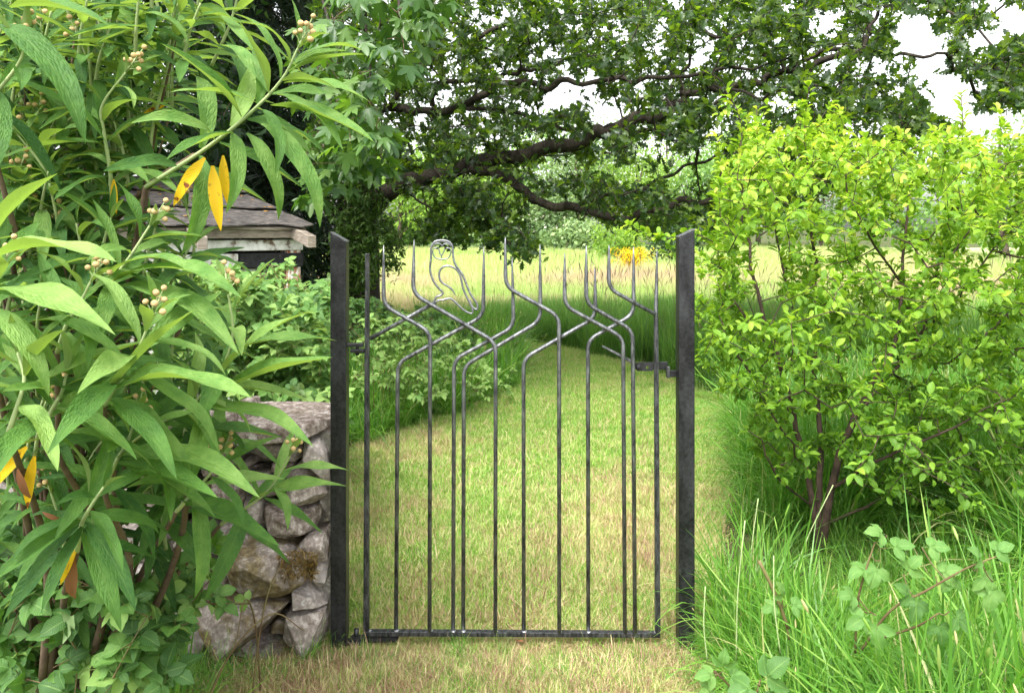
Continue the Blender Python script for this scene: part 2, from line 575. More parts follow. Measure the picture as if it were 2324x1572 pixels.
M['far_lime'] = leaf_mat('far_lime_leaf', [(0, (0.12, 0.22, 0.04)), (0.6, (0.25, 0.40, 0.07)), (1, (0.38, 0.52, 0.12))], transl=0.45, tr_gain=(1.3, 1.3, 0.6), rough=0.6)
M['broom'] = leaf_mat('broom_flower', [(0, (0.80, 0.52, 0.01)), (1, (0.88, 0.66, 0.03))], transl=0.3, tr_gain=(1.1, 1.1, 0.5))
M['blossom'] = leaf_mat('blossom', [(0, (0.55, 0.45, 0.40)), (1, (0.80, 0.76, 0.68))], transl=0.3, tr_gain=(1.0, 1.0, 1.0))
M['red_twig'] = solid_mat('bramble_cane', [(0.3, (0.10, 0.05, 0.035)), (0.7, (0.17, 0.15, 0.06))], 12, 0.6)
M['green_stem'] = solid_mat('pale_stem', [(0.3, (0.24, 0.32, 0.13)), (0.7, (0.38, 0.44, 0.22))], 20, 0.7)
M['brown_stem'] = solid_mat('woody_stem', [(0.3, (0.07, 0.045, 0.03)), (0.7, (0.17, 0.12, 0.085))], 25, 0.8, bump=0.6)
M['plum_bark'] = solid_mat('plum_bark', [(0.3, (0.035, 0.024, 0.02)), (0.7, (0.10, 0.065, 0.05))], 30, 0.7, bump=0.6)
M['oak_bark'] = solid_mat('oak_bark', [(0.3, (0.022, 0.018, 0.015)), (0.55, (0.055, 0.045, 0.036)), (0.75, (0.10, 0.085, 0.06))], 14, 0.9, bump=1.0, bscale=38, bdist=0.02, stretch=(1, 1, 0.5))
M['bark'] = solid_mat('tree_bark', [(0.3, (0.05, 0.04, 0.03)), (0.7, (0.14, 0.11, 0.085))], 12, 0.9, bump=0.8, bdist=0.01)
M['bud'] = solid_mat('flower_bud', [(0.3, (0.40, 0.27, 0.12)), (0.7, (0.56, 0.41, 0.21))], 180, 0.8, bump=0.5, bscale=500, bdist=0.001)

# metals
def metal(name, dark, light, lo, hi, metallic, r0, r1, stretch, scale):
    m, ns, ls = mat_new(name)
    tc = ns.new('ShaderNodeTexCoord')
    mp = ns.new('ShaderNodeMapping'); mp.inputs['Scale'].default_value = stretch
    ls.new(tc.outputs['Object'], mp.inputs['Vector'])
    a = noise_tex(ns, ls, scale, 6, mp.outputs[0], 0.7)
    b = noise_tex(ns, ls, scale*7, 4, tc.outputs['Object'], 0.7)
    f = math_(ns, ls, 'ADD', math_(ns, ls, 'MULTIPLY', a, 0.6), math_(ns, ls, 'MULTIPLY', b, 0.4))
    col = ramp(ns, ls, f, [(lo, dark), (hi, light)])
    pb = ns.new('ShaderNodeBsdfPrincipled')
    ls.new(col, pb.inputs['Base Color'])
    pb.inputs['Metallic'].default_value = metallic
    mr = N_(ns, 'ShaderNodeMapRange'); mr.inputs['From Min'].default_value = lo; mr.inputs['From Max'].default_value = hi
    mr.inputs['To Min'].default_value = r0; mr.inputs['To Max'].default_value = r1
    ls.new(f, mr.inputs['Value']); ls.new(mr.outputs[0], pb.inputs['Roughness'])
    bp = ns.new('ShaderNodeBump'); bp.inputs['Strength'].default_value = 0.25; bp.inputs['Distance'].default_value = 0.0008
    ls.new(b, bp.inputs['Height']); ls.new(bp.outputs[0], pb.inputs['Normal'])
    out = ns.new('ShaderNodeOutputMaterial'); ls.new(pb.outputs[0], out.inputs['Surface'])
    return m
M['stile'] = metal('dark_forged_steel', (0.016, 0.017, 0.018), (0.20, 0.205, 0.215), 0.44, 0.72, 0.7, 0.5, 0.4, (1, 1, 0.25), 90)
M['bar'] = metal('forged_steel', (0.030, 0.031, 0.034), (0.36, 0.37, 0.39), 0.40, 0.66, 0.75, 0.5, 0.38, (1, 1, 0.25), 90)
M['owl'] = metal('brushed_steel', (0.06, 0.062, 0.067), (0.36, 0.37, 0.39), 0.36, 0.64, 0.75, 0.45, 0.35, (1, 1, 1), 90)
M['post'] = metal('blackened_steel', (0.010, 0.010, 0.011), (0.065, 0.067, 0.072), 0.42, 0.74, 0.5, 0.40, 0.5, (1.0, 1.0, 0.5), 14)
M['weld'] = metal('bright_weld', (0.3, 0.3, 0.33), (0.75, 0.75, 0.8), 0.4, 0.6, 0.9, 0.35, 0.25, (1, 1, 1), 200)

# stone, wood, felt
def stone_mat(name, moss):
    m, ns, ls = mat_new(name)
    v = pos_vec(ns)
    oi = ns.new('ShaderNodeObjectInfo')
    n1 = noise_tex(ns, ls, 9, 6, v, 0.65)
    base = ramp(ns, ls, math_(ns, ls, 'ADD', n1, math_(ns, ls, 'MULTIPLY', math_(ns, ls, 'SUBTRACT', oi.outputs['Random'], 0.5), 0.55)),
                [(0.25, (0.10, 0.072, 0.055)), (0.45, (0.215, 0.178, 0.152)), (0.6, (0.30, 0.272, 0.252)), (0.78, (0.42, 0.395, 0.375))])
    n2 = noise_tex(ns, ls, 55, 5, v, 0.7)
    col = mixc(ns, ls, math_(ns, ls, 'MULTIPLY', n2, 1.1, True), base, ramp(ns, ls, n2, [(0.36, (0.07, 0.055, 0.045)), (0.5, (0.27, 0.22, 0.19)), (0.66, (0.60, 0.54, 0.50))]))
    n3 = noise_tex(ns, ls, 28, 4, v, 0.7)
    lich = N_(ns, 'ShaderNodeMapRange'); lich.inputs['From Min'].default_value = 0.62; lich.inputs['From Max'].default_value = 0.70
    ls.new(n3, lich.inputs['Value'])
    col = mixc(ns, ls, math_(ns, ls, 'MULTIPLY', lich.outputs[0], 0.7), col, (0.55, 0.53, 0.50))
    n4 = noise_tex(ns, ls, 13, 5, v, 0.6)
    mr = N_(ns, 'ShaderNodeMapRange'); mr.inputs['From Min'].default_value = 0.62-moss*0.24; mr.inputs['From Max'].default_value = 0.70-moss*0.2
    ls.new(n4, mr.inputs['Value'])
    col = mixc(ns, ls, math_(ns, ls, 'MULTIPLY', mr.outputs[0], 0.35+0.5*moss), col, ramp(ns, ls, n2, [(0.35, (0.07, 0.045, 0.015)), (0.65, (0.20, 0.15, 0.04))]))
    pb = ns.new('ShaderNodeBsdfPrincipled'); ls.new(col, pb.inputs['Base Color'])
    pb.inputs['Roughness'].default_value = 0.9; pb.inputs['Specular IOR Level'].default_value = 0.2
    h = math_(ns, ls, 'ADD', math_(ns, ls, 'MULTIPLY', n1, 1.0), math_(ns, ls, 'MULTIPLY', n2, 0.5))
    bp = ns.new('ShaderNodeBump'); bp.inputs['Strength'].default_value = 0.6; bp.inputs['Distance'].default_value = 0.005
    ls.new(h, bp.inputs['Height']); ls.new(bp.outputs[0], pb.inputs['Normal'])
    out = ns.new('ShaderNodeOutputMaterial'); ls.new(pb.outputs[0], out.inputs['Surface'])
    return m
M['stone'] = stone_mat('limestone', 0.0)
M['moss_stone'] = stone_mat('mossy_limestone', 0.85)
M['moss'] = leaf_mat('moss_strand', [(0, (0.10, 0.06, 0.015)), (1, (0.26, 0.17, 0.04))], transl=0.2)
M['soil'] = solid_mat('dry_earth', [(0.3, (0.05, 0.04, 0.028)), (0.7, (0.11, 0.09, 0.06))], 9, 0.95)
M['felt'] = solid_mat('roofing_felt', [(0.3, (0.03, 0.027, 0.026)), (0.5, (0.075, 0.068, 0.064)), (0.72, (0.17, 0.15, 0.135))], 22, 0.95, bump=0.8, bscale=160, bdist=0.004)
M['old_wood'] = solid_mat('weathered_wood', [(0.3, (0.16, 0.13, 0.10)), (0.7, (0.36, 0.31, 0.26))], 18, 0.85, bump=0.7, bscale=50, stretch=(1, 1, 6))
M['white_wood'] = solid_mat('peeling_white_paint', [(0.36, (0.16, 0.11, 0.08)), (0.44, (0.55, 0.53, 0.50)), (0.6, (0.78, 0.77, 0.75))], 14, 0.7, bump=0.6, bscale=60)
M['rusty_wood'] = solid_mat('flaking_painted_post', [(0.38, (0.26, 0.10, 0.05)), (0.5, (0.45, 0.27, 0.17)), (0.6, (0.76, 0.74, 0.70))], 16, 0.8, bump=0.6, stretch=(3, 3, 0.8))
M['dark_wood'] = solid_mat('dark_boards', [(0.35, (0.03, 0.026, 0.024)), (0.6, (0.07, 0.06, 0.055)), (0.66, (0.6, 0.58, 0.55))], 11, 0.85, bump=0.5)
M['iron'] = solid_mat('black_iron_band', [(0.35, (0.012, 0.012, 0.014)), (0.66, (0.03, 0.03, 0.033)), (0.74, (0.22, 0.11, 0.06))], 40, 0.5, bump=0.5, metallic=0.2)
M['lichen'] = solid_mat('orange_lichen', [(0.3, (0.36, 0.17, 0.04)), (0.7, (0.5, 0.28, 0.08))], 90, 0.9)
# ---- SECTIONS ----
# ================================================================== the ground
def ground_mat(name, stops, scale, patch=None, bump=0.6):
    m, ns, ls = mat_new(name)
    v = pos_vec(ns)
    big = noise_tex(ns, ls, scale, 4, v, 0.6)
    fine = noise_tex(ns, ls, 70, 5, v, 0.7)
    f = math_(ns, ls, 'ADD', math_(ns, ls, 'MULTIPLY', big, 0.65), math_(ns, ls, 'MULTIPLY', fine, 0.35))
    col = ramp(ns, ls, f, stops)
    pb = ns.new('ShaderNodeBsdfPrincipled'); ls.new(col, pb.inputs['Base Color'])
    pb.inputs['Roughness'].default_value = 0.95; pb.inputs['Specular IOR Level'].default_value = 0.1
    bp = ns.new('ShaderNodeBump'); bp.inputs['Strength'].default_value = bump; bp.inputs['Distance'].default_value = 0.02
    ls.new(fine, bp.inputs['Height']); ls.new(bp.outputs[0], pb.inputs['Normal'])
    out = ns.new('ShaderNodeOutputMaterial'); ls.new(pb.outputs[0], out.inputs['Surface'])
    return m

def sheet(name, poly, z, mat):
    me = bpy.data.meshes.new(name)
    me.from_pydata([(x, y, z) for x, y in poly], [], [list(range(len(poly)))])
    me.update()
    me.materials.append(mat)
    o = bpy.data.objects.new(name, me); COL.objects.link(o)
    o['kind'] = 'structure'
    return o

sheet('ground', [(-400, -60), (400, -60), (400, 900), (-400, 900)], 0.0,
      ground_mat('earth_and_thatch', [(0.3, (0.035, 0.05, 0.018)), (0.5, (0.07, 0.085, 0.03)), (0.7, (0.13, 0.12, 0.06))], 3.0))
# edges of the mown strip, read from the picture
L_px = [(330, 1640), (420, 1545), (560, 1500), (745, 1470)]
PATH_L = [(-1.6, 0.2), (-1.35, 1.2), (-1.0, 1.85), (-0.62, 2.18), (-0.62, 2.6), (-0.88, 3.4)] + [tuple(G(*q)) for q in [(835, 1010), (960, 965), (1085, 930), (1165, 885), (1185, 820), (1140, 785)]] + [(-1.4, 9.4)]
PATH_R = [tuple(G(*q)) for q in [(1550, 1480), (1590, 1200), (1640, 1050), (1660, 960), (1640, 905), (1540, 862), (1470, 833), (1300, 795), (1180, 772)]] + [(-1.2, 10.3)]
PATH_R = [(0.55, 0.2), (0.5, 1.5)] + PATH_R
PATH = PATH_L + PATH_R[::-1]
sheet('mown_path', PATH, 0.004, ground_mat('clipped_turf', [(0.32, (0.07, 0.11, 0.025)), (0.5, (0.15, 0.21, 0.055)), (0.68, (0.27, 0.25, 0.11))], 1.6))
MEADOW = [(-60, 9.6), (-2.5, 8.3), (-1.4, 10.0), (0.4, 10.6), (1.6, 10.0), (3.2, 8.8), (60, 8.0), (120, 48), (120, 52), (-120, 52)]
sheet('meadow', MEADOW, 0.004, ground_mat('meadow_sward', [(0.3, (0.24, 0.36, 0.10)), (0.5, (0.38, 0.44, 0.18)), (0.7, (0.50, 0.42, 0.28))], 0.25))

# ------------------------------------------------------------------ grass (instanced tufts, nobody could count it)
def blades(g, n, rad, L, w, segs, lean, curl, tint, z0=0.0, sq=1.0, rg=None):
    rg = rg or rng
    r = rad*np.sqrt(rg.random(n)); a = rg.random(n)*2*PI
    b = np.stack([r*np.cos(a), r*np.sin(a)*sq, np.full(n, z0)+rg.random(n)*0.003], 1)
    az = rg.random(n)*2*PI
    dv = np.stack([np.cos(az), np.sin(az), np.zeros(n)], 1)
    fa = az+PI/2+rg.normal(0, 0.6, n)
    fv = np.stack([np.cos(fa), np.sin(fa), np.zeros(n)], 1)
    LL = rg.uniform(*L, n); ww = rg.uniform(*w, n)
    t0 = np.abs(rg.normal(lean[0], lean[1], n)); c = rg.normal(curl[0], curl[1], n)
    p = b.copy()
    pts = [p.copy()]
    for k in range(segs):
        th = (t0+c*(k+0.5)/segs)[:, None]
        p = p+LL[:, None]/segs*(np.sin(th)*dv+np.cos(th)*np.array([0, 0, 1.0]))
        p[:, 2] = np.maximum(p[:, 2], 0.004)
        pts.append(p.copy())
    tn = tint(n)
    V = []
    for k in range(segs):
        s = k/segs
        wd = (ww*(0.7+0.6*s if s < 0.4 else 1-((s-0.4)/0.6)**1.6*0.9)*0.5)[:, None]
        V += [pts[k]-fv*wd, pts[k]+fv*wd]
    V.append(pts[segs])
    m = len(V)
    V = np.stack(V, 1).reshape(-1, 3)
    off = np.arange(n)*m
    Q = [np.stack([off+2*k, off+2*k+1, off+2*k+3, off+2*k+2], 1) for k in range(segs-1)]
    T = np.stack([off+2*segs-2, off+2*segs-1, off+2*segs], 1)
    g.add(V, T, np.vstack(Q) if Q else None, tint=np.repeat(tn, m))

TILES = {}
def tile_set(key, mat, makers):
    c = bpy.data.collections.new(key)
    for i, mk in enumerate(makers):
        g = Geo(); mk(g)
        me = g.mesh(key); me.materials.append(mat)
        o = bpy.data.objects.new('%s_%02d' % (key, i), me)
        c.objects.link(o)
    TILES[key] = (c, len(makers))

def gn_scatter(name, key, pts, scl, tilt=0.12, idx=None, zrot=None):
    c, nt = TILES[key]
    pts = np.asarray(pts, float); n = len(pts)
    me = bpy.data.meshes.new(name)
    me.vertices.add(n); me.vertices.foreach_set('co', pts.ravel())
    rot = np.stack([rng.normal(0, tilt, n), rng.normal(0, tilt, n), rng.random(n)*2*PI], 1)
    a = me.attributes.new('rot', 'FLOAT_VECTOR', 'POINT'); a.data.foreach_set('vector', rot.astype(np.float32).ravel())
    a = me.attributes.new('scl', 'FLOAT', 'POINT'); a.data.foreach_set('value', np.asarray(scl, np.float32))
    ix = rng.integers(0, nt, n) if idx is None else idx
    a = me.attributes.new('idx', 'INT', 'POINT'); a.data.foreach_set('value', ix.astype(np.int32))
    o = bpy.data.objects.new(name, me); COL.objects.link(o)
    o['kind'] = 'stuff'
    gnt = bpy.data.node_groups.new(name, 'GeometryNodeTree')
    gnt.interface.new_socket('Geometry', in_out='INPUT', socket_type='NodeSocketGeometry')
    gnt.interface.new_socket('Geometry', in_out='OUTPUT', socket_type='NodeSocketGeometry')
    ns, ls = gnt.nodes, gnt.links
    gi, go = ns.new('NodeGroupInput'), ns.new('NodeGroupOutput')
    iop = ns.new('GeometryNodeInstanceOnPoints')
    ci = ns.new('GeometryNodeCollectionInfo')
    ci.inputs['Collection'].default_value = c
    ci.inputs['Separate Children'].default_value = True
    ci.inputs['Reset Children'].default_value = True
    def attr(nm, typ):
        q = ns.new('GeometryNodeInputNamedAttribute'); q.data_type = typ; q.inputs['Name'].default_value = nm
        return q.outputs['Attribute']
    e2r = ns.new('FunctionNodeEulerToRotation')
    ls.new(attr('rot', 'FLOAT_VECTOR'), e2r.inputs[0])
    ls.new(gi.outputs[0], iop.inputs['Points'])
    ls.new(ci.outputs[0], iop.inputs['Instance'])
    iop.inputs['Pick Instance'].default_value = True
    ls.new(attr('idx', 'INT'), iop.inputs['Instance Index'])
    ls.new(e2r.outputs[0], iop.inputs['Rotation'])
    ls.new(attr('scl', 'FLOAT'), iop.inputs['Scale'])
    ls.new(iop.outputs[0], go.inputs[0])
    md = o.modifiers.new('tufts', 'NODES'); md.node_group = gnt
    return o

def spread(n, x0, x1, y0, y1, keep):
    p = np.stack([rng.uniform(x0, x1, n), rng.uniform(y0, y1, n)], 1)
    p = p[keep(p[:, 0], p[:, 1])]
    return np.hstack([p, np.zeros((len(p), 1))])

U = lambda lo, hi: (lambda n: rng.uniform(lo, hi, n))
def mix_tint(a, b, frac):
    def f(n):
        q = rng.random(n) < frac
        return np.where(q, rng.uniform(*b, n), rng.uniform(*a, n))
    return f

def lawn_green(g):
    blades(g, 300, 0.14, (0.022, 0.055), (0.0022, 0.0042), 3, (0.4, 0.3), (0.8, 0.6), mix_tint((0.0, 0.55), (0.6, 0.9), 0.22))
    blades(g, 90, 0.14, (0.03, 0.07), (0.0018, 0.003), 3, (1.25, 0.25), (0.2, 0.6), mix_tint((0.2, 0.6), (0.65, 1.0), 0.45), 0.012)
def lawn_straw(g):
    blades(g, 170, 0.14, (0.020, 0.05), (0.0022, 0.004), 3, (0.5, 0.35), (0.8, 0.6), mix_tint((0.05, 0.5), (0.6, 0.95), 0.45))
    blades(g, 260, 0.14, (0.03, 0.075), (0.0016, 0.003), 3, (1.2, 0.3), (0.3, 0.7), mix_tint((0.5, 0.75), (0.75, 1.0), 0.75), 0.010)
def clippings(g):
    blades(g, 110, 0.14, (0.020, 0.05), (0.0022, 0.004), 3, (0.5, 0.35), (0.8, 0.6), mix_tint((0.0, 0.45), (0.6, 0.95), 0.4))
    blades(g, 230, 0.15, (0.04, 0.10), (0.0018, 0.0034), 4, (1.25, 0.3), (0.5, 0.9), mix_tint((0.62, 0.85), (0.9, 1.1), 0.6), 0.012)
tile_set('lawn_tuft', M['lawn'], [lawn_green]*4+[lawn_straw]*4+[clippings]*4)
lawn_keep = lambda x, y: inpoly(x, y, PATH) & (np.abs(x) < 0.72*y+0.3)
lp = np.vstack([spread(14000, -1.7, 1.5, 1.1, 3.6, lawn_keep), spread(9500, -2.2, 2.2, 3.6, 10.2, lawn_keep)])
lx, ly = lp[:, 0], lp[:, 1]
dry = 0.55*vnoise(lx*2.2, ly*1.6, 3)+0.45*vnoise(lx*6, ly*5, 4)
dry += 0.22*np.clip((2.6-ly)/0.5, 0, 1)+0.30*np.clip((-0.15-lx)/0.5, 0, 1)*(ly < 6)-0.32*np.clip((ly-3.6)/2, 0, 1)-0.10
gn_scatter('mown_grass', 'lawn_tuft', lp, rng.uniform(0.5, 0.8, len(lp))*np.where(ly > 2.55, 1.2, 1.0)*np.where(np.abs(ly-2.28) < 0.1, 0.6, 1.0), 0.06, np.where(dry+rng.normal(0, 0.19, len(lp)) > 0.57, np.where(rng.random(len(lp)) < np.clip((2.45-ly)/0.25, 0.08, 0.85), 8, 4), 0)+rng.integers(0, 4, len(lp)))

def tall_tile(g):
    blades(g, 30, 0.06, (0.28, 0.66), (0.005, 0.011), 7, (0.22, 0.2), (1.3, 0.9), mix_tint((0.1, 0.75), (0.8, 1.0), 0.12))
    blades(g, 30, 0.07, (0.12, 0.36), (0.0035, 0.0075), 6, (0.35, 0.25), (1.3, 0.7), mix_tint((0.0, 0.6), (0.85, 1.0), 0.15))
def stalk_tile(g):
    tall_tile(g)
    for k in range(2):
        a = rng.uniform(0, 6.28); b = np.array([rng.normal(0, 0.04), rng.normal(0, 0.04), 0]); ln = rng.uniform(0.03, 0.25); h = rng.uniform(0.4, 0.72)
        p = catmull([b, b+[ln*0.3*math.cos(a), ln*0.3*math.sin(a), h*0.55], b+[ln*math.cos(a), ln*math.sin(a), h]], 5)
        tube(g, p, 0.0013, 4, False, tint=rng.choice([0.7, 0.9, 0.97]))
        t_ = nrm(p[-1]-p[-2]); L_ = rng.uniform(0.03, 0.07)
        hd = np.array([p[-1], p[-1]+t_*L_*0.3, p[-1]+t_*L_*0.75, p[-1]+t_*L_])
        tube(g, hd, [0.0015, 0.0042, 0.0035, 0.001], 5, False, tint=rng.choice([0.9, 0.97, 1.0]))
tile_set('tall_tuft', M['tall_grass'], [tall_tile]*6+[stalk_tile]*2)
RIGHT = [(0.46, 1.15), (0.54, 1.9), (0.60, 2.35), (0.80, 2.75)] + [(q[0]+0.10, q[1]) for q in PATH_R[4:]][:4] + [(2.2, 5.6), (9, 14), (12, 14), (12, 0.7), (0.8, 0.7)]
rk = lambda x, y: inpoly(x, y, RIGHT) & (x < 0.7*y+0.5)
edge = lambda p: np.clip((p[:, 0]-0.52-0.36*(p[:, 1] > 2.5))/0.4, -0.45, 1)
tp = np.vstack([spread(1500, 0.4, 2.6, 1.0, 2.7, rk), spread(1700, 0.4, 4.5, 2.7, 5.5, rk), spread(1500, 0.8, 9, 5.5, 13, rk)])
ts = rng.uniform(0.6, 1.1, len(tp))*(0.45+0.55*edge(tp))
ts *= np.where(tp[:, 1] < 1.5, 0.75, 1.0)
ts *= np.where((tp[:, 0] > 0.78) & (tp[:, 0] < 1.7) & (tp[:, 1] > 1.75) & (tp[:, 1] < 3.15), 0.5, 1.0)
ts *= np.where((tp[:, 0] > 0.95) & (tp[:, 0] < 1.35) & (tp[:, 1] > 2.3) & (tp[:, 1] < 3.1), 0.7, 1.0)
gn_scatter('tall_grass', 'tall_tuft', tp, ts, 0.1)

# rough grass along the left of the strip, beyond the gate and at the foot of the wall
LEFT = [(-1.3, 2.75), (-0.98, 3.7)] + PATH_L[6:] + [(-2.8, 9.2), (-3.4, 5.0), (-2.0, 2.75)]
lk = lambda x, y: inpoly(x, y, LEFT)
vp = spread(2300, -3.4, 0.6, 2.7, 9.4, lk)
gn_scatter('verge_grass', 'tall_tuft', vp, rng.uniform(0.4, 1.0, len(vp)), 0.18)
lk2 = lambda x, y: (x < -0.62-0.25*(2.2-y)) & (x > -1.6)
vp2 = spread(150, -1.6, -0.75, 1.1, 2.0, lk2)
gn_scatter('shade_grass', 'tall_tuft', vp2, rng.uniform(0.3, 0.6, len(vp2)), 0.2)
# fringe on the edge of the mown strip and round the gate posts
fr = np.vstack([np.stack([rng.uniform(-1.0, -0.55, 40), rng.uniform(2.02, 2.2, 40), np.zeros(40)], 1),
                np.stack([rng.normal(-0.50, 0.05, 12), rng.normal(2.25, 0.05, 12), np.zeros(12)], 1),
                np.stack([rng.normal(0.53, 0.05, 46), rng.normal(2.2, 0.14, 46), np.zeros(46)], 1)])
gn_scatter('post_grass', 'tall_tuft', fr, rng.uniform(0.08, 0.22, len(fr)), 0.2)

wd = spread(420, -1.5, 1.4, 1.2, 8.0, lambda x, y: inpoly(x, y, PATH) & (np.abs(x) < 0.72*y+0.3))
wd = np.vstack([wd, np.stack([rng.uniform(-0.6, 0.6, 150), rng.normal(2.13, 0.09, 150), np.zeros(150)], 1)])
gn_scatter('stray_tufts', 'tall_tuft', wd, rng.uniform(0.07, 0.15, len(wd)), 0.3)
# bank of long dark grass at the bend
def bank_tile(g):
    blades(g, 110, 0.16, (0.30, 0.55), (0.003, 0.006), 4, (0.12, 0.1), (0.5, 0.4), mix_tint((0.0, 0.8), (0.8, 1.0), 0.12))
def seed_tile(g):
    for k in range(7):
        a = rng.uniform(0, 6.28); r = rng.uniform(0, 0.25)
        b = np.array([r*math.cos(a), r*math.sin(a), 0]); ln = rng.uniform(0, 0.25); h = rng.uniform(0.6, 0.95)
        p = catmull([b, b+[ln*0.3*math.cos(a), ln*0.3*math.sin(a), h*0.6], b+[ln*math.cos(a), ln*math.sin(a), h]], 4)
        tube(g, p, 0.0008, 3, False, tint=rng.uniform(0.0, 0.5))
        hd = np.array([p[-1], p[-1]+(p[-1]-p[-2])*0.5, p[-1]+(p[-1]-p[-2])*1.0])
        tube(g, hd, [0.002, 0.0042, 0.001], 4, False, tint=rng.uniform(0, 0.6))
tile_set('bank_tuft', M['bank_grass'], [bank_tile]*4)
tile_set('seed_tuft', M['seed_head'], [seed_tile]*5)
BANK = PATH_R[6:] + [(-1.3, 11.0), (0.4, 10.8), (1.6, 10.4), (3.4, 9.2), (4.5, 7.0), (2.0, 5.6)]
bk = lambda x, y: inpoly(x, y, BANK)
bp_ = spread(2600, -1.5, 5, 5.4, 11, bk)
gn_scatter('long_grass', 'bank_tuft', bp_, rng.uniform(0.7, 1.1, len(bp_))*np.clip(0.72+0.12*bp_[:, 0], 0.6, 1.1), 0.08)
sp_ = spread(190, -1.5, 5, 5.8, 11, lambda x, y: bk(x, y) & (x > 0.2))
gn_scatter('grass_seed_heads', 'seed_tuft', sp_, rng.uniform(0.7, 1.05, len(sp_)), 0.1)

def meadow_tile(g):
    blades(g, 130, 0.45, (0.14, 0.30), (0.004, 0.010), 2, (0.25, 0.2), (0.5, 0.4), mix_tint((0.1, 0.6), (0.6, 1.0), 0.35))
def meadow_pink(g):
    blades(g, 90, 0.45, (0.14, 0.30), (0.004, 0.010), 2, (0.25, 0.2), (0.5, 0.4), mix_tint((0.1, 0.6), (0.6, 1.0), 0.4))
    blades(g, 60, 0.45, (0.26, 0.42), (0.005, 0.011), 2, (0.2, 0.15), (0.3, 0.3), U(0.75, 1.0))
tile_set('meadow_tuft', M['meadow'], [meadow_tile]*4+[meadow_pink]*4)
mk_ = lambda x, y: inpoly(x, y, MEADOW) & (x > -0.62*y-1) & (x < 0.72*y+1)
mp_ = np.vstack([spread(5200, -9, 10, 8.2, 18, mk_), spread(4200, -16, 20, 18, 50, mk_)])
pk_ = vnoise(mp_[:, 0]*0.35, mp_[:, 1]*0.22, 5)*0.7+0.5*np.exp(-((mp_[:, 1]-15)/8.0)**2)-0.4*(mp_[:, 1] > 30)
gn_scatter('meadow_grass', 'meadow_tuft', mp_, np.where(mp_[:, 1] < 18, 0.8, 1.25)*rng.uniform(0.7, 1.2, len(mp_)), 0.08, np.where(pk_+rng.normal(0, 0.1, len(mp_)) > 0.78, 4, 0)+rng.integers(0, 4, len(mp_)))
# ================================================================== the gate
GD = 2.317
SC = 1.6651
def S(sx, sy, d=GD):      # photograph pixel -> world
    return P(sx/SC, sy/SC, d)
Z3 = lambda x, y: (1200+x*0.6454, 800+y*0.6454)

def rounded(pts, r):
    """polyline with its inner corners rounded"""
    p = [np.asarray(q, float) for q in pts]
    out = [p[0]]
    for i in range(1, len(p)-1):
        a, b, c = p[i-1], p[i], p[i+1]
        d1, d2 = nrm(a-b), nrm(c-b)
        rr = min(r, np.linalg.norm(a-b)*0.45, np.linalg.norm(c-b)*0.45)
        for t in np.linspace(0, 1, 6):
            out.append((1-t)**2*(b+d1*rr)+2*t*(1-t)*b+t*t*(b+d2*rr))
    out.append(p[-1])
    return np.array(out)

gate = thing('garden_gate', S(1388, 2400), 'low wrought steel gate of crossing tapered bars with an owl outline on top', 'gate')
RAIL_Y = lambda sx: 2388+(sx-1384)*6/1107.0      # rail centre line
def bar_path(pts, depth, rr=0.030):
    return rounded([S(*Z3(*q), d=GD) + np.array([0, depth, 0]) for q in pts], rr)

def make_bar(name, pts, depth, r=0.0062, spike=True, sq=True, rr=0.030):
    p = bar_path(pts, depth, rr)
    # finer spacing near the spike
    if spike:
        tip, nx = p[0], p[1]
        L = np.linalg.norm(nx-tip)
        ss = np.linspace(0, min(0.16/L, 0.95), 6)
        p = np.vstack([[tip*(1-t)+nx*t for t in ss], p[1:]])
        rad = np.full(len(p), r)
        rad[:6] = r*np.array([0.22, 0.5, 0.66, 0.8, 0.92, 1.0])
    else:
        rad = r
    g = Geo(); tube(g, p, rad, 8, True, PI/8)
    o = g.obj(name, M['bar'], gate, smooth=True)
    return o

FR, BK = -0.0062, 0.0062
bottoms = []
def with_bottom(x, pts):
    sx = 1200+x*0.6454
    yb = (RAIL_Y(sx)-8-800)/0.6454
    bottoms.append((sx, RAIL_Y(sx)-8))
    return pts+[(x, yb)]
make_bar('bar', with_bottom(656, [(388, 198), (388, 548), (660, 702)]), FR)
make_bar('bar', with_bottom(1040, [(566, 163), (560, 480), (1042, 763)]), FR)
make_bar('bar', with_bottom(1413, [(1098, 150), (1100, 438), (1412, 610)]), FR)
make_bar('bar', with_bottom(1796, [(1445, 243), (1445, 551), (1786, 734)]), FR)
make_bar('bar', with_bottom(1855, [(1571, 198), (1571, 538), (1842, 693)]), FR)
make_bar('bar', [(1704, 195), (1702, 449), (1975, 600)], FR)
make_bar('bar', with_bottom(457, [(972, 205), (969, 612), (467, 887)]), BK)
make_bar('bar', with_bottom(792, [(1138, 275), (1147, 677), (797, 868)]), BK)
make_bar('bar', with_bottom(851, [(1302, 193), (1304, 640), (855, 905)]), BK)
make_bar('bar', with_bottom(1206, [(1624, 335), (1627, 620), (1205, 862)]), BK)
make_bar('bar', with_bottom(1585, [(1851, 205), (1851, 603), (1583, 752)]), BK)
make_bar('bar', [(305, 745), (690, 530)], BK, spike=False)
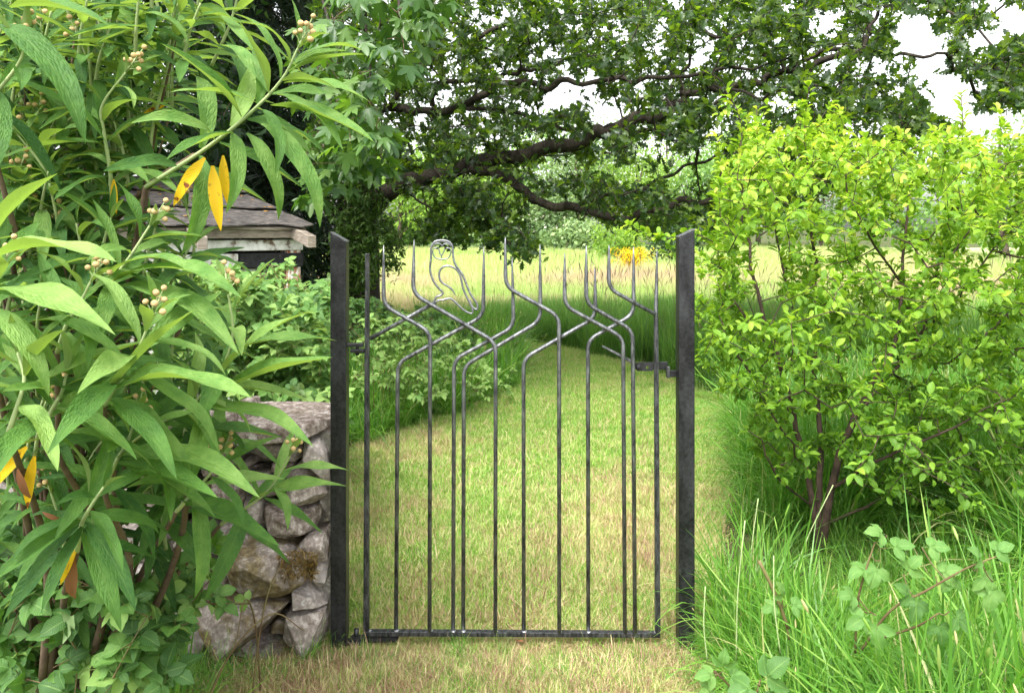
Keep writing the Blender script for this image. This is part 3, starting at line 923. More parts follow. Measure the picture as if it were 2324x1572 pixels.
# stiles (square section) and rail
def flat_bar(name, pa, pb, w0, w1, d0, d1, mat=None):
    g = Geo()
    V = []
    for p, w, d in ((pa, w0, d0), (pb, w1, d1)):
        for sx_, sy_ in ((-1, -1), (1, -1), (1, 1), (-1, 1)):
            V.append(p+np.array([sx_*w/2, sy_*d/2, 0]))
    g.add(V, None, [[0, 3, 2, 1], [4, 5, 6, 7], [0, 1, 5, 4], [1, 2, 6, 5], [2, 3, 7, 6], [3, 0, 4, 7]])
    return bevel(g.obj(name, mat or M['bar'], gate, smooth=False), 0.0015)
flat_bar('stile', S(1384, 2382), S(1388, 958), 0.0165, 0.0125, 0.0165, 0.0125, M['stile'])
flat_bar('stile', S(2484, 2388), S(2478, 1200), 0.0150, 0.0125, 0.0150, 0.0125, M['stile'])
make_bar('stile', [(1986, 228), (1980, 600), (1978, 625)], 0.0, r=0.0060, rr=0.005)
g = Geo()
a, b = S(1375.5, RAIL_Y(1375)), S(2491.5, RAIL_Y(2491))
h, dp = 0.0125/2, 0.010
V = []
for p in (a, b):
    for sy_, sz_ in ((-1, -1), (1, -1), (1, 1), (-1, 1)):
        V.append(p+np.array([0, sy_*dp, sz_*h]))
g.add(V, None, [[0, 1, 2, 3], [7, 6, 5, 4], [0, 4, 5, 1], [1, 5, 6, 2], [2, 6, 7, 3], [3, 7, 4, 0]])
bevel(g.obj('bottom_rail', M['stile'], gate, smooth=False), 0.001)
for sx, sy in bottoms+[(1394, 2381), (2476, 2386)]:
    bm = bmesh.new(); bmesh.ops.create_icosphere(bm, subdivisions=2, radius=1)
    c = S(sx+2, sy+2)
    vv = np.array([v.co for v in bm.verts])*np.array([0.0085, 0.0085, 0.0035])
    vv += rng.normal(0, 0.0006, vv.shape)
    ff = [[v.index for v in f.verts] for f in bm.faces]
    bm.free()
    g = Geo(); g.add(vv+c, ff)
    g.obj('weld', M['weld'], gate)
# owl
Z2 = lambda q: S(1560+q[0]/4.623, 880+q[1]/4.623, GD-0.004)
owl = thing('owl_outline', Z2((370, 1190)), '', '')
del owl['label']; del owl['category']
owl.parent = gate
owl.location = Vector([float(c) for c in Z2((370, 1190))])-gate.location
def rod(name, pts, r, taper=None, closed=False):
    p = catmull([Z2(q) for q in pts], 6)
    rad = np.full(len(p), r)
    if taper: rad[-8:] = r*np.linspace(1, taper, 8)
    g = Geo(); tube(g, p, rad, 8)
    return g.obj(name, M['owl'], owl)
rod('body_rod', [(372, 1190), (405, 1125), (470, 1098), (515, 1068), (508, 1025), (430, 945), (352, 830), (308, 700), (298, 600), (308, 500), (316, 400), (315, 290), (338, 205), (390, 152), (470, 133), (570, 137), (645, 170), (688, 240), (698, 350), (712, 470), (748, 565), (800, 640), (858, 720), (908, 830), (950, 940), (1000, 1060), (1068, 1165), (1114, 1230), (1128, 1300), (1118, 1336), (1068, 1318), (1020, 1262), (990, 1170)], 0.0032)
rod('wing_rod', [(392, 1212), (445, 1180), (520, 1172), (600, 1150), (668, 1152), (740, 1210), (830, 1298), (920, 1370), (1008, 1405), (1038, 1392), (1040, 1330), (1000, 1240), (930, 1100), (872, 960), (846, 830), (814, 720), (768, 652), (700, 602), (620, 577), (535, 590), (476, 650), (458, 730), (472, 815), (522, 880), (612, 935), (690, 1000), (742, 1090)], 0.0030, 0.35)
rod('face_rod', [(350, 300), (345, 340), (362, 395), (402, 442), (470, 462), (560, 459), (620, 432), (655, 372), (665, 310)], 0.0019)
rod('brow_rod', [(345, 245), (365, 205), (410, 186), (455, 186), (492, 205), (510, 238)], 0.0019)
rod('brow_rod', [(510, 238), (532, 205), (580, 187), (630, 197), (660, 235)], 0.0019)
rod('brow_rod', [(350, 215), (390, 178), (440, 158), (510, 152), (575, 160), (625, 185), (655, 215)], 0.0019)
rod('beak_rod', [(348, 288), (385, 262), (430, 268), (455, 300), (470, 360), (493, 400), (495, 440)], 0.0019)
rod('beak_rod', [(662, 295), (635, 272), (590, 262), (553, 280), (540, 325), (512, 375), (495, 400)], 0.0019)
for ex in (424, 570):
    g = Geo(); q = Z2((ex, 268)); tube(g, [q+[-0.005, 0, -0.001], q, q+[0.005, 0, 0.001]], [0.001, 0.0034, 0.001], 8)
    g.obj('eye', M['iron'], owl)
# hinge leaves on the gate, latch lever and plate
def part_box(name, x0, x1, y0, y1, depth, thick, root, mat, bev=0.0015):
    a_, b_ = S(x0, y1, GD), S(x1, y0, GD)
    g = Geo(); c = (a_+b_)/2; c[1] = GD+depth
    box(g, c, (b_[0]-a_[0], thick, b_[2]-a_[2]))
    return bevel(g.obj(name, mat, root, smooth=False), bev)
part_box('hinge_leaf', 1325, 1378, 1317.8, 1332, 0.0, 0.022, gate, M['post'])
def pin(name, sx, y0, y1, r, root):
    g = Geo(); tube(g, [S(sx, y1), S(sx, y0)], r, 12)
    return g.obj(name, M['post'], root)
pin('hinge_pin', 1350, 1300, 1342, 0.0055, gate)
g = Geo(); pl = [S(1322, 2403), S(1332, 2396), S(1500, 2396.5), S(1507, 2397), S(1495, 2409), S(1335, 2411)]
n6 = len(pl); V = [q+np.array([0, -0.017, -0.004]) for q in pl]+[q+np.array([0, 0.0095, -0.004]) for q in pl]
g.add(V[:], None, [[i, (i+1) % n6, n6+(i+1) % n6, n6+i] for i in range(n6)])
g.add(V, [[0, i, i+1] for i in range(1, n6-1)]+[[n6, n6+i+1, n6+i] for i in range(1, n6-1)])
g.obj('hinge_strap', M['post'], gate, smooth=False)
pin('hinge_pin', 1346, 2374, 2412, 0.007, gate)
g = Geo()
x0_, z0_ = S(2397, 1403.5)[[0, 2]]; x1_, z1_ = S(2472, 1371)[[0, 2]]; hc = S(2448, 1391)
V = []
for dep in (GD+0.009, GD+0.015):
    for k in range(20):
        an = 2*PI*k/20
        ca, sa = math.cos(an), math.sin(an)
        V.append((hc[0]+0.0047*ca, dep, hc[2]+0.0047*sa))
    for k in range(20):
        an = 2*PI*k/20
        ca, sa = math.cos(an), math.sin(an)
        t_ = min((((x1_ if ca > 0 else x0_)-hc[0])/ca) if abs(ca) > 1e-6 else 9, (((z1_ if sa > 0 else z0_)-hc[2])/sa) if abs(sa) > 1e-6 else 9)
        V.append((hc[0]+t_*ca, dep, hc[2]+t_*sa))
Q = []
for k in range(20):
    j = (k+1) % 20
    Q += [[k, j, 20+j, 20+k], [40+k, 60+k, 60+j, 40+j], [k, 40+k, 40+j, j], [20+k, 20+j, 60+j, 60+k]]
g.add(V, None, Q)
g.obj('latch_plate', M['post'], gate, smooth=False)
part_box('latch_bolt', 2470, 2527, 1370.5, 1401.5, 0.021, 0.006, gate, M['post'])
g = Geo()
p = [S(2277, 1311), S(2330, 1338), S(2384, 1368), S(2402, 1380)]
t_, V = None, []
for q, hh in zip(p, (0.0028, 0.004, 0.0055, 0.008)):
    q = q+np.array([0, 0.021, 0])
    for dy_, dz_ in ((-0.003, -hh), (0.003, -hh), (0.003, hh), (-0.003, hh)): V.append(q+np.array([0, dy_, dz_]))
Q = [[0, 1, 2, 3], [15, 14, 13, 12]]
for i in range(3):
    for k in range(4): Q.append([i*4+k, i*4+4+k, i*4+4+(k+1) % 4, i*4+(k+1) % 4])
g.add(V, None, Q)
bevel(g.obj('latch_lever', M['bar'], gate, smooth=False), 0.001)
g = Geo(); c = S(2413.8, 1388.6); tube(g, [c+[0, 0.0085, 0], c+[0, 0.004, 0], c+[0, 0.001, 0]], [0.0075, 0.0075, 0.005], 16)
tube(g, [c+[0, 0.001, 0], c+[0, 0.0, 0]], [0.003, 0.0025], 8)
bevel(g.obj('bolt_head', M['iron'], gate), 0.001)
# ------------------------------------------------------------------ posts
def post(label, x0, x1, ytl, ytr, yb, w=0.047):
    root = thing('gate_post', S((x0+x1)/2, yb), label, 'gate post', 'steel posts either side of the gate')
    a_, b_ = S(x0, 900), S(x1, 900)
    xl, xr = a_[0], b_[0]
    zl, zr = S(x0, ytl)[2], S(x1, ytr)[2]
    yf, ybk = GD-w/2+0.004, GD+w/2+0.004
    zb = -0.05
    g = Geo()
    V = [(xl, yf, zb), (xr, yf, zb), (xr, ybk, zb), (xl, ybk, zb), (xl, yf, zl), (xr, yf, zr), (xr, ybk, zr), (xl, ybk, zl)]
    g.add(V, None, [[0, 3, 2, 1], [4, 5, 6, 7], [0, 1, 5, 4], [1, 2, 6, 5], [2, 3, 7, 6], [3, 0, 4, 7]])
    bevel(g.obj('shaft', M['post'], root, smooth=False), 0.003, 3)
    # thin capping plate lying on the slanted cut
    g = Geo()
    e = 0.003
    V = [(xl-0.0006, yf-0.0006, zl+0.0015), (xr+0.0006, yf-0.0006, zr+0.0015), (xr+0.0006, ybk+0.0006, zr+0.0015), (xl-0.0006, ybk+0.0006, zl+0.0015)]
    V += [(x, y, z+e) for x, y, z in V]
    g.add(V, None, [[0, 3, 2, 1], [4, 5, 6, 7], [0, 1, 5, 4], [1, 2, 6, 5], [2, 3, 7, 6], [3, 0, 4, 7]])
    g.obj('cap_plate', M['bar'], root, smooth=False)
    return root
pL = post('black square steel post beside the dry stone wall, hinge side of the gate', 1253, 1312, 882, 916, 2448)
pR = post('black square steel post in the long grass, latch side of the gate', 2559, 2619, 900, 870, 2430)
part_box('hinge_tab', 1312, 1373.5, 1296, 1310, 0.0, 0.022, pL, M['post'])
part_box('hinge_tab', 1312, 1368, 2413, 2424, -0.005, 0.03, pL, M['post'])
part_box('catch_arm', 2529, 2559.5, 1402, 1427.5, 0.015, 0.008, pR, M['post'])
part_box('catch_hook', 2517.5, 2531, 1385, 1428, 0.005, 0.010, pR, M['stile'])

# ================================================================== the dry stone wall
WZ = lambda x, y: (700+x*0.7, 1400+y*0.7)
wall = thing('dry_stone_wall', (-0.62, 2.42, 0), 'broken end of a mossy dry stone wall beside the black gate post', 'wall')
def rock(outline_xz, y0, y1, mat, seed, rough=0.012, name='stone', sub=2):
    """convex faceted stone from a front outline (world x, z) between depths y0 and y1"""
    r = np.random.default_rng(seed)
    o = np.asarray(outline_xz, float)
    c = o.mean(0)
    pts = []
    off = r.integers(0, 2)
    for i, q in enumerate(o):
        if (i+off) % 2 == 0 or len(o) < 6:      # a few corners standing proud on the face
            w = c+(q-c)*r.uniform(0.5, 0.9)
            pts.append((w[0], y0+(y1-y0)*r.uniform(-0.03, 0.14), w[1]))
        w = c+(q-c)*r.uniform(0.96, 1.02)
        pts.append((w[0], y0+(y1-y0)*r.uniform(0.18, 0.5), w[1]))
        w = c+(q-c)*r.uniform(0.75, 1.0)
        pts.append((w[0], y0+(y1-y0)*r.uniform(0.8, 1.05), w[1]))
    bm = bmesh.new()
    for p in pts: bm.verts.new(p)
    res = bmesh.ops.convex_hull(bm, input=bm.verts)
    bmesh.ops.delete(bm, geom=[v for v in bm.verts if not v.link_faces], context='VERTS')
    bmesh.ops.dissolve_limit(bm, angle_limit=0.22, verts=bm.verts, edges=bm.edges)
    bmesh.ops.triangulate(bm, faces=bm.faces)
    bmesh.ops.bevel(bm, geom=bm.edges, offset=0.0022, segments=1, affect='EDGES')
    bmesh.ops.triangulate(bm, faces=bm.faces)
    for k in range(sub):
        le = [e for e in bm.edges if e.calc_length() > 0.022]
        if le: bmesh.ops.subdivide_edges(bm, edges=le, cuts=1, use_grid_fill=True)
        bmesh.ops.triangulate(bm, faces=bm.faces)
    bm.normal_update()
    for v in bm.verts:
        n1 = mnoise.fractal(v.co*14+Vector((seed*3.1, 0, 0)), 0.7, 2.1, 4)
        n2 = mnoise.noise(v.co*6+Vector((0, seed*1.7, 0)))
        n3 = mnoise.noise(v.co*55+Vector((seed*0.7, 0, 0)))
        v.co += v.normal*(n1*rough*0.26+n2*rough*0.15+n3*0.0014)
    bmesh.ops.recalc_face_normals(bm, faces=bm.faces)
    me = bpy.data.meshes.new(name); bm.to_mesh(me); bm.free()
    me.shade_flat()
    return link(name, me, mat, wall)

def wst(pts, mat='stone', d0=2.28, d1=2.48, seed=0, rough=0.012, label=None):
    o = [S(*WZ(*q), d=2.33)[[0, 2]] for q in pts]
    s = rock(o, d0, d1, M[mat], seed, rough)
    if label: s['label'] = label
    return s
wst([(120, 262), (250, 240), (390, 234), (560, 252), (640, 244), (730, 256), (782, 276), (775, 305), (700, 348), (440, 387), (330, 372), (180, 335)], d0=2.22, d1=2.56, seed=1, rough=0.015, label='long flat capping stone on top of the wall')
wst([(385, 405), (450, 392), (560, 400), (640, 410), (645, 470), (590, 500), (480, 505), (410, 455)], d0=2.32, seed=2)
wst([(635, 375), (680, 348), (735, 350), (785, 420), (797, 555), (770, 577), (700, 540), (645, 450)], d0=2.26, d1=2.42, seed=3)
wst([(540, 565), (615, 490), (735, 560), (780, 640), (700, 718), (585, 714), (518, 690)], d0=2.24, seed=4, rough=0.016)
wst([(258, 515), (308, 480), (350, 492), (348, 535), (280, 542)], d0=2.33, seed=5)
wst([(335, 575), (430, 560), (522, 622), (518, 697), (440, 692), (335, 640)], d0=2.3, seed=6)
wst([(410, 735), (520, 740), (640, 722), (722, 728), (735, 800), (690, 862), (550, 888), (415, 878)], d0=2.26, seed=7, rough=0.014)
wst([(592, 960), (660, 870), (770, 842), (786, 900), (782, 1006), (690, 1003)], d0=2.25, d1=2.42, seed=8)
wst([(205, 1000), (255, 930), (350, 890), (560, 905), (640, 955), (670, 1045), (660, 1105), (560, 1152), (400, 1178), (265, 1168), (220, 1100)], 'moss_stone', 2.2, 2.5, 9, 0.02, 'large stone thick with brown moss')
wst([(686, 1090), (712, 1005), (778, 1008), (777, 1120), (722, 1172), (684, 1120)], d0=2.29, d1=2.42, seed=10)
wst([(578, 1130), (640, 1113), (720, 1165), (782, 1212), (776, 1246), (700, 1263), (590, 1242), (572, 1190)], d0=2.25, seed=11)
wst([(95, 1198), (300, 1178), (480, 1192), (578, 1212), (548, 1252), (450, 1335), (362, 1474), (240, 1474), (150, 1440), (100, 1320)], 'moss_stone', 2.2, 2.52, 12, 0.014, 'big grey stone with patches of yellow moss on its face')
wst([(543, 1300), (572, 1250), (770, 1252), (784, 1330), (762, 1440), (690, 1470), (572, 1452), (546, 1400)], d0=2.23, d1=2.46, seed=13, rough=0.014)
wst([(440, 1375), (490, 1345), (548, 1350), (555, 1445), (435, 1448)], 'moss_stone', d0=2.33, seed=14)
wst([(160, 1492), (380, 1452), (560, 1457), (662, 1474), (690, 1545), (560, 1580), (250, 1580)], d0=2.24, seed=15)
wst([(185, 812), (262, 800), (292, 852), (210, 892)], d0=2.28, seed=17)
wst([(265, 592), (322, 585), (324, 642), (265, 648)], d0=2.31, seed=18)
wst([(455, 505), (600, 500), (560, 560), (440, 560)], d0=2.34, seed=19)
wst([(300, 700), (420, 700), (425, 860), (300, 850)], d0=2.32, seed=20)
wst([(640, 1015), (700, 1000), (700, 1100), (650, 1110)], d0=2.37, d1=2.5, seed=21)
wst([(690, 715), (740, 650), (780, 640), (770, 850), (735, 840)], d0=2.36, d1=2.5, seed=22)
# courses running on behind the shrub, and the inner face
seed = 40
for row, (z0, z1) in enumerate([(-0.02, 0.14), (0.14, 0.27), (0.27, 0.38), (0.38, 0.50), (0.50, 0.62), (0.62, 0.71)]):
    for face, (ya, yb, xs, xe) in enumerate([(2.27, 2.50, -1.75, -0.80), (2.42, 2.64, -1.75, -0.54)]):
        if face == 1 and row == 5: continue
        x = xs+random.uniform(-0.08, 0)
        while x < xe:
            w = random.uniform(0.12, 0.26)
            if x+w > xe+0.03: w = max(0.07, xe-x)
            h0, h1 = z0+random.uniform(-.01, .01), z1+random.uniform(-.012, .008)
            o = [(x+0.02, h0), (x+w*0.6, h0-0.004), (x+w-0.01, h0+0.015), (x+w, (h0+h1)/2), (x+w-0.015, h1-0.01), (x+w*0.45, h1), (x+0.01, h1-0.015), (x, (h0+h1)/2)]
            rock(o, ya+random.uniform(-.02, .02), yb, M['stone'], seed, 0.012, sub=1)
            seed += 1
            x += w+0.004
# moss tufts on the thick mossy stone
g = Geo()
mc = S(*WZ(590, 1060), d=2.2)
n = 900
u = rng.uniform(-1, 1, n); v = rng.uniform(-1, 1, n)
bx = np.stack([mc[0]+u*0.055, 2.205+rng.uniform(0, 0.03, n)+np.abs(u)*0.015, mc[2]+v*0.04-0.012*np.abs(u)], 1)
vd = nrm(np.stack([rng.normal(0.2, 0.6, n), -np.abs(rng.normal(0.6, 0.4, n)), rng.normal(-0.2, 0.6, n)], 1))
scatter(g, [leaf_tpl(lambda s: 0.09*(1-s), 2, 1, 0.1, 0.8)], bx, vd, rng.normal(0, 1, (n, 3)), rng.uniform(0.008, 0.02, n), rng.random(n))
mo = g.obj('moss', M['moss'], wall); mo['kind'] = 'stuff'

# ================================================================== the little shed
shed_c = P(682, 600, 4.6); shed_c[2] = 0
th = math.radians(40)
SW = np.array([-math.cos(th), -math.sin(th), 0])     # along the front wall, away from the corner
SN = np.array([math.sin(th), -math.cos(th), 0])      # outward
UP = np.array([0, 0, 1.0])
shed = thing('garden_shed', shed_c, 'small decaying shed with felt roof and peeling white boards behind the brambles', 'shed')
def sp(a, n, z):     # a along the wall from the corner, n outward, z up
    return shed_c+SW*a+SN*n+UP*z
def sbox(name, a0, a1, n0, n1, z0, z1, mat, bev=0.003, jit=0.0):
    g = Geo()
    V = [sp(a, n, z)+rng.normal(0, jit, 3) for a in (a0, a1) for n in (n0, n1) for z in (z0, z1)]
    g.add(V, None, [[0, 1, 3, 2], [4, 6, 7, 5], [0, 4, 5, 1], [2, 3, 7, 6], [0, 2, 6, 4], [1, 5, 7, 3]])
    return bevel(g.obj(name, mat, shed, smooth=False), bev)
EZ = 1.17
sbox('corner_post', 0.0, 0.085, -0.085, 0.0, 0, 1.10, M['rusty_wood'])
sbox('wall_plate', -0.01, 1.7, -0.07, 0.012, 1.10, 1.16, M['white_wood'])
sbox('iron_band', -0.012, 0.36, -0.09, 0.016, 1.005, 1.085, M['iron'], jit=0.002)
sbox('signboard', 0.37, 1.15, 0.0, 0.014, 1.0, 1.085, M['white_wood'])
for k in range(9):
    a = 0.09+k*0.165
    m_ = [M['dark_wood'], M['white_wood'], M['dark_wood']][k % 3]
    sbox('board', a, a+0.158, -0.05+0.003*(k % 2), -0.028+0.003*(k % 2), 0.0, 1.0, m_, 0.002)
for k in range(5):
    a = 0.1+k*0.33
    sbox('side_board', -0.0+0.002, 0.022, -0.09-0.25*(k+1), -0.09-0.25*k-0.006, 0, 1.12+0.05*k, M['dark_wood'], 0.002)
# rafters slope down and out
SL = 0.24
def rz_(n): return EZ+0.055-n*SL
for a in (0.03, 0.62, 1.2, 1.75):
    g = Geo(); V = []
    for n in (0.26, -1.35):
        for da in (0, 0.05):
            for dz in (-0.045, 0.02): V.append(sp(a+da, n, rz_(n)+dz))
    g.add(V, None, [[0, 1, 3, 2], [4, 6, 7, 5], [0, 4, 5, 1], [2, 3, 7, 6], [0, 2, 6, 4], [1, 5, 7, 3]])
    bevel(g.obj('rafter', M['old_wood'], shed, smooth=False), 0.003)
sbox('fascia_board', 0.07, 1.7, 0.03, 0.05, EZ+0.0, EZ+0.05, M['old_wood'])
# roof boards and lapped felt sheets, ragged along their lower edge
def slope_sheet(name, a0, a1, n0, n1, lift, mat, ragged=0.0, thick=0.006, seed=0, skew=0.0):
    r = np.random.default_rng(seed)
    na, nn = 22, 8
    g = Geo(); V = []
    for side in (0, 1):
        for i in range(na+1):
            a = a0+(a1-a0)*i/na
            rg_ = ragged*(r.random() if side == 0 else 0)
            for j in range(nn+1):
                n = n0+(n1-n0)*j/nn
                if j == nn: n -= abs(ragged*vnoise(a*23, seed*3.3))*1.2
                z = rz_(n)+0.022+lift*(j/nn)+0.010*(vnoise(a*7, n*7, seed)-0.5)+side*(-thick)
                V.append(sp(a+skew*(j/nn), n, z))
    m = nn+1; tot = (na+1)*m
    Q = []
    for i in range(na):
        for j in range(nn):
            q = [i*m+j, (i+1)*m+j, (i+1)*m+j+1, i*m+j+1]
            Q.append(q); Q.append([x+tot for x in q[::-1]])
    for i in range(na):
        Q.append([i*m+nn, (i+1)*m+nn, (i+1)*m+nn+tot, i*m+nn+tot]); Q.append([i*m, i*m+tot, (i+1)*m+tot, (i+1)*m])
    for j in range(nn):
        Q.append([j, j+1, j+1+tot, j+tot]); Q.append([na*m+j, na*m+j+tot, na*m+j+1+tot, na*m+j+1])
    g.add(V, None, Q)
    return g.obj(name, mat, shed, smooth=False)
for k in range(6):
    n1 = 0.07-k*0.24
    slope_sheet('roof_board', 0.0, 1.8, n1-0.235, n1, 0.0, M['old_wood'], 0, 0.014, 50+k)
for k in range(3):
    n1 = 0.15-k*0.46
    slope_sheet('felt_sheet', -0.04+0.015*k, 1.85, n1-0.56, n1, 0.022, M['felt'], 0.09, 0.007, 70+k)
g = Geo()
for k in range(70):
    a, n = rng.uniform(0, 1.6), rng.uniform(-1.1, 0.08)
    c = sp(a, n, rz_(n)+0.044)
    q = rng.uniform(0.004, 0.012)
    box(g, c, (q*2, q*1.4, q*0.5), rz(rng.uniform(0, 3)))
lo = g.obj('lichen', M['lichen'], shed); lo['kind'] = 'stuff'
# ================================================================== trees behind the gate
UPV = np.array([0, 0, 1.0])
def rdir(n, rg=None):
    return nrm((rg or rng).normal(0, 1, (n, 3)))
def vol(n, poly, d0, d1, rg=None):
    """points in a block of air bounded by an outline seen from the gate and two depths"""
    rg = rg or rng
    xs = [q[0] for q in poly]; ys = [q[1] for q in poly]
    out = []
    tot = 0
    while tot < n:
        x = rg.uniform(min(xs), max(xs), n); y = rg.uniform(min(ys), max(ys), n)
        k = inpoly(x, y, poly)
        x, y = x[k], y[k]
        d = rg.uniform(d0, d1, len(x)) if not callable(d0) else d0(x, y, len(x))
        p = np.stack([(x-CX)*d/F_PX, d, CH+(HY-y)*d/F_PX], 1)
        out.append(p); tot += len(p)
    return np.vstack(out)[:n]

def oak_w(s):
    return 0.30*max(0, math.sin(PI*min(1, s**1.15)))**0.8*(0.72+0.42*math.cos(2*PI*4.0*s+2.6)) if 0.02 < s < 0.985 else (0.012 if s < 0.5 else 0.0)
OAK_T = [leaf_tpl(oak_w, 12, 1, 0.3, b, 0.15, 0.05, seed=i) for i, b in enumerate((0.2, 0.6, -0.3, 0.9))]

oak = thing('oak_tree', (-1.25, 7.05, 0), 'old oak with a long crooked low limb reaching over the path behind the gate', 'tree')
# trunk
tr = catmull([(-1.33, 7.05, -0.05), P(818, 720, 7.05), P(815, 560, 7.05), P(808, 440, 7.05), P(792, 330, 7.05), P(775, 200, 7.1), P(762, 80, 7.1), P(752, -80, 7.15), P(748, -400, 7.2)], 6)
g = Geo(); tube(g, tr, np.interp(np.linspace(0, 1, len(tr)), [0, 0.12, 0.45, 0.6, 1], [0.22, 0.175, 0.165, 0.10, 0.06]), 14)
g.obj('trunk', M['oak_bark'], oak)
LIMBS = [
 ([(812, 510, 7.0), (862, 462, 6.9), (905, 425, 6.85), (960, 402, 6.8), (1040, 385, 6.7), (1110, 365, 6.6), (1190, 350, 6.5), (1270, 332, 6.4), (1345, 308, 6.3), (1400, 285, 6.25), (1450, 272, 6.2), (1500, 258, 6.15), (1535, 235, 6.1), (1570, 205, 6.1), (1640, 205, 6.0), (1700, 197, 5.9), (1760, 174, 5.8), (1856, 146, 5.7), (1938, 124, 5.6), (1968, 66, 5.6), (1994, 20, 5.6)], (31, 27, 24, 22, 21, 20, 19, 19, 18, 17, 16, 14, 11, 10, 10, 9, 9, 9, 8, 6, 4)),
 ([(1075, 382, 6.65), (1120, 396, 6.6), (1160, 420, 6.5), (1215, 447, 6.4), (1290, 475, 6.3), (1360, 490, 6.2), (1430, 494, 6.1), (1482, 478, 6.0), (1540, 460, 5.9), (1620, 452, 5.8), (1700, 474, 5.7)], (17, 15, 13, 12, 12, 11, 11, 9, 9, 7, 4)),
 ([(770, 262, 7.1), (830, 262, 6.9), (895, 250, 6.7), (941, 247, 6.6), (1050, 243, 6.4), (1108, 213, 6.2), (1159, 182, 6.1), (1225, 196, 6.0), (1271, 190, 5.9), (1370, 178, 5.8), (1480, 182, 5.6), (1600, 160, 5.5), (1712, 157, 5.4)], (15, 13, 11, 10, 10, 10, 9, 8, 8, 7, 6, 5, 4)),
 ([(1050, 244, 6.4), (1108, 256, 6.4), (1186, 267, 6.4), (1294, 287, 6.3), (1390, 286, 6.2)], (6, 5, 5, 4, 2)),
 ([(990, 246, 6.5), (1000, 200, 6.4), (1108, 186, 6.2), (1178, 155, 6.1), (1225, 152, 6.0), (1330, 130, 5.8)], (7, 7, 6, 6, 5, 3)),
 ([(895, 250, 6.7), (905, 215, 6.6), (935, 180, 6.6), (1000, 120, 6.5), (1120, 70, 6.4), (1260, 40, 6.2), (1420, 30, 6.0)], (8, 8, 7, 6, 6, 4, 3)),
 ([(757, 60, 7.1), (850, 0, 7.0), (1000, -60, 6.8), (1250, -100, 6.5), (1550, -120, 6.2), (1850, -90, 5.9), (2100, -40, 5.6)], (16, 14, 12, 11, 9, 7, 4)),
 ([(1760, 174, 5.8), (1860, 130, 5.6), (1971, 115, 5.4), (2036, 115, 5.3), (2135, 128, 5.2), (2200, 151, 5.1)], (6, 6, 5, 5, 4, 2)),
 ([(1250, -100, 6.5), (1400, -40, 6.3), (1530, 50, 6.2), (1640, 75, 6.0), (1800, 60, 5.8)], (8, 7, 6, 5, 3)),
 ([(1290, 475, 6.3), (1370, 452, 6.5), (1440, 440, 6.6), (1540, 380, 6.6), (1640, 350, 6.6), (1760, 320, 6.5)], (5, 5, 5, 4, 4, 2)),
 ([(1000, 393, 6.7), (1040, 430, 6.5), (1085, 480, 6.3), (1140, 530, 6.1), (1205, 575, 6.0)], (4, 4, 3, 3, 2)),
 ([(905, 425, 6.85), (940, 450, 6.7), (985, 490, 6.5), (1020, 520, 6.4)], (3, 3, 2, 1.5)),
 ([(1850, -90, 5.9), (2000, -20, 5.5), (2140, 30, 5.2), (2260, 100, 5.0), (2300, 200, 4.9)], (6, 5, 4, 3, 2)),
]
g = Geo()
nodes, par = [], []
def add_chain(pts, start=-1):
    last = start
    for q in pts:
        nodes.append(q); par.append(last); last = len(nodes)-1
add_chain(tr)
for px, rw in LIMBS:
    p3 = catmull([P(*q) for q in px], 7)
    p3 = p3+np.stack([vnoise(np.arange(len(p3))*0.35, 0, 3)-0.5, vnoise(np.arange(len(p3))*0.3, 0, 5)-0.5, vnoise(np.arange(len(p3))*0.4, 0, 9)-0.5], 1)*0.07
    r = np.interp(np.linspace(0, 1, len(p3)), np.linspace(0, 1, len(rw)), rw)*p3[:, 1]/F_PX*0.86
    r = r*(1+0.12*(vnoise(np.arange(len(p3))*0.9, len(rw), 4)-0.5))
    g = Geo(); tube(g, p3, r, 10); g.obj('limb', M['oak_bark'], oak)
    if len(nodes):
        j = int(np.argmin(np.linalg.norm(np.array(nodes)-p3[0], axis=1)))
    add_chain(p3, j)
# leafy twigs
OAK_POLY = [(700, -40), (700, 330), (770, 430), (880, 400), (930, 470), (960, 560), (1010, 520), (1060, 545), (1130, 560), (1205, 605), (1225, 560), (1180, 470), (1250, 440), (1340, 500), (1440, 520), (1560, 520), (1680, 540), (1760, 480), (1900, 430), (2060, 340), (2150, 300), (2210, 260), (2330, 250), (2420, 200), (2420, -40)]
OAK_TOP = [(700, -900), (700, -40), (2700, -40), (2700, -900)]
GAPS = [(960, 470, 55, 45), (900, 500, 45, 40), (1260, 385, 90, 26), (1480, 340, 60, 30), (1430, 395, 120, 22), (1560, 400, 90, 50), (1310, 210, 75, 36), (1240, 245, 40, 26), (1385, 265, 60, 26), (1180, 240, 22, 18), (1000, 215, 26, 24),
        (1885, 60, 52, 38), (1885, 150, 50, 26), (2110, 150, 55, 70), (2160, 230, 80, 60), (2080, 60, 60, 46), (2290, 40, 75, 60), (2230, 120, 26, 34), (1770, 235, 40, 26), (1810, 150, 42, 16), (1690, 90, 26, 22), (2010, 160, 40, 30), (1640, 300, 34, 26), (760, 90, 26, 40), (1260, 130, 34, 18), (1500, 120, 40, 16), (1400, 60, 26, 14), (1130, 40, 26, 16),
        (1010, 455, 60, 22), (1150, 445, 40, 18)]
def oak_depth(x, y, n):
    base = np.interp(x, [700, 1100, 1600, 2300], [6.9, 6.5, 6.0, 5.2])
    return base+rng.uniform(-1.3, 1.5, n)
att = vol(5200, OAK_POLY, oak_depth, None)
px, py = proj(att)
keep = np.ones(len(att), bool)
for gx, gy, rx_, ry_ in GAPS:
    dd = ((px-gx)/rx_)**2+((py-gy)/ry_)**2
    keep &= ~(dd < rng.uniform(0.4, 1.15, len(att)))
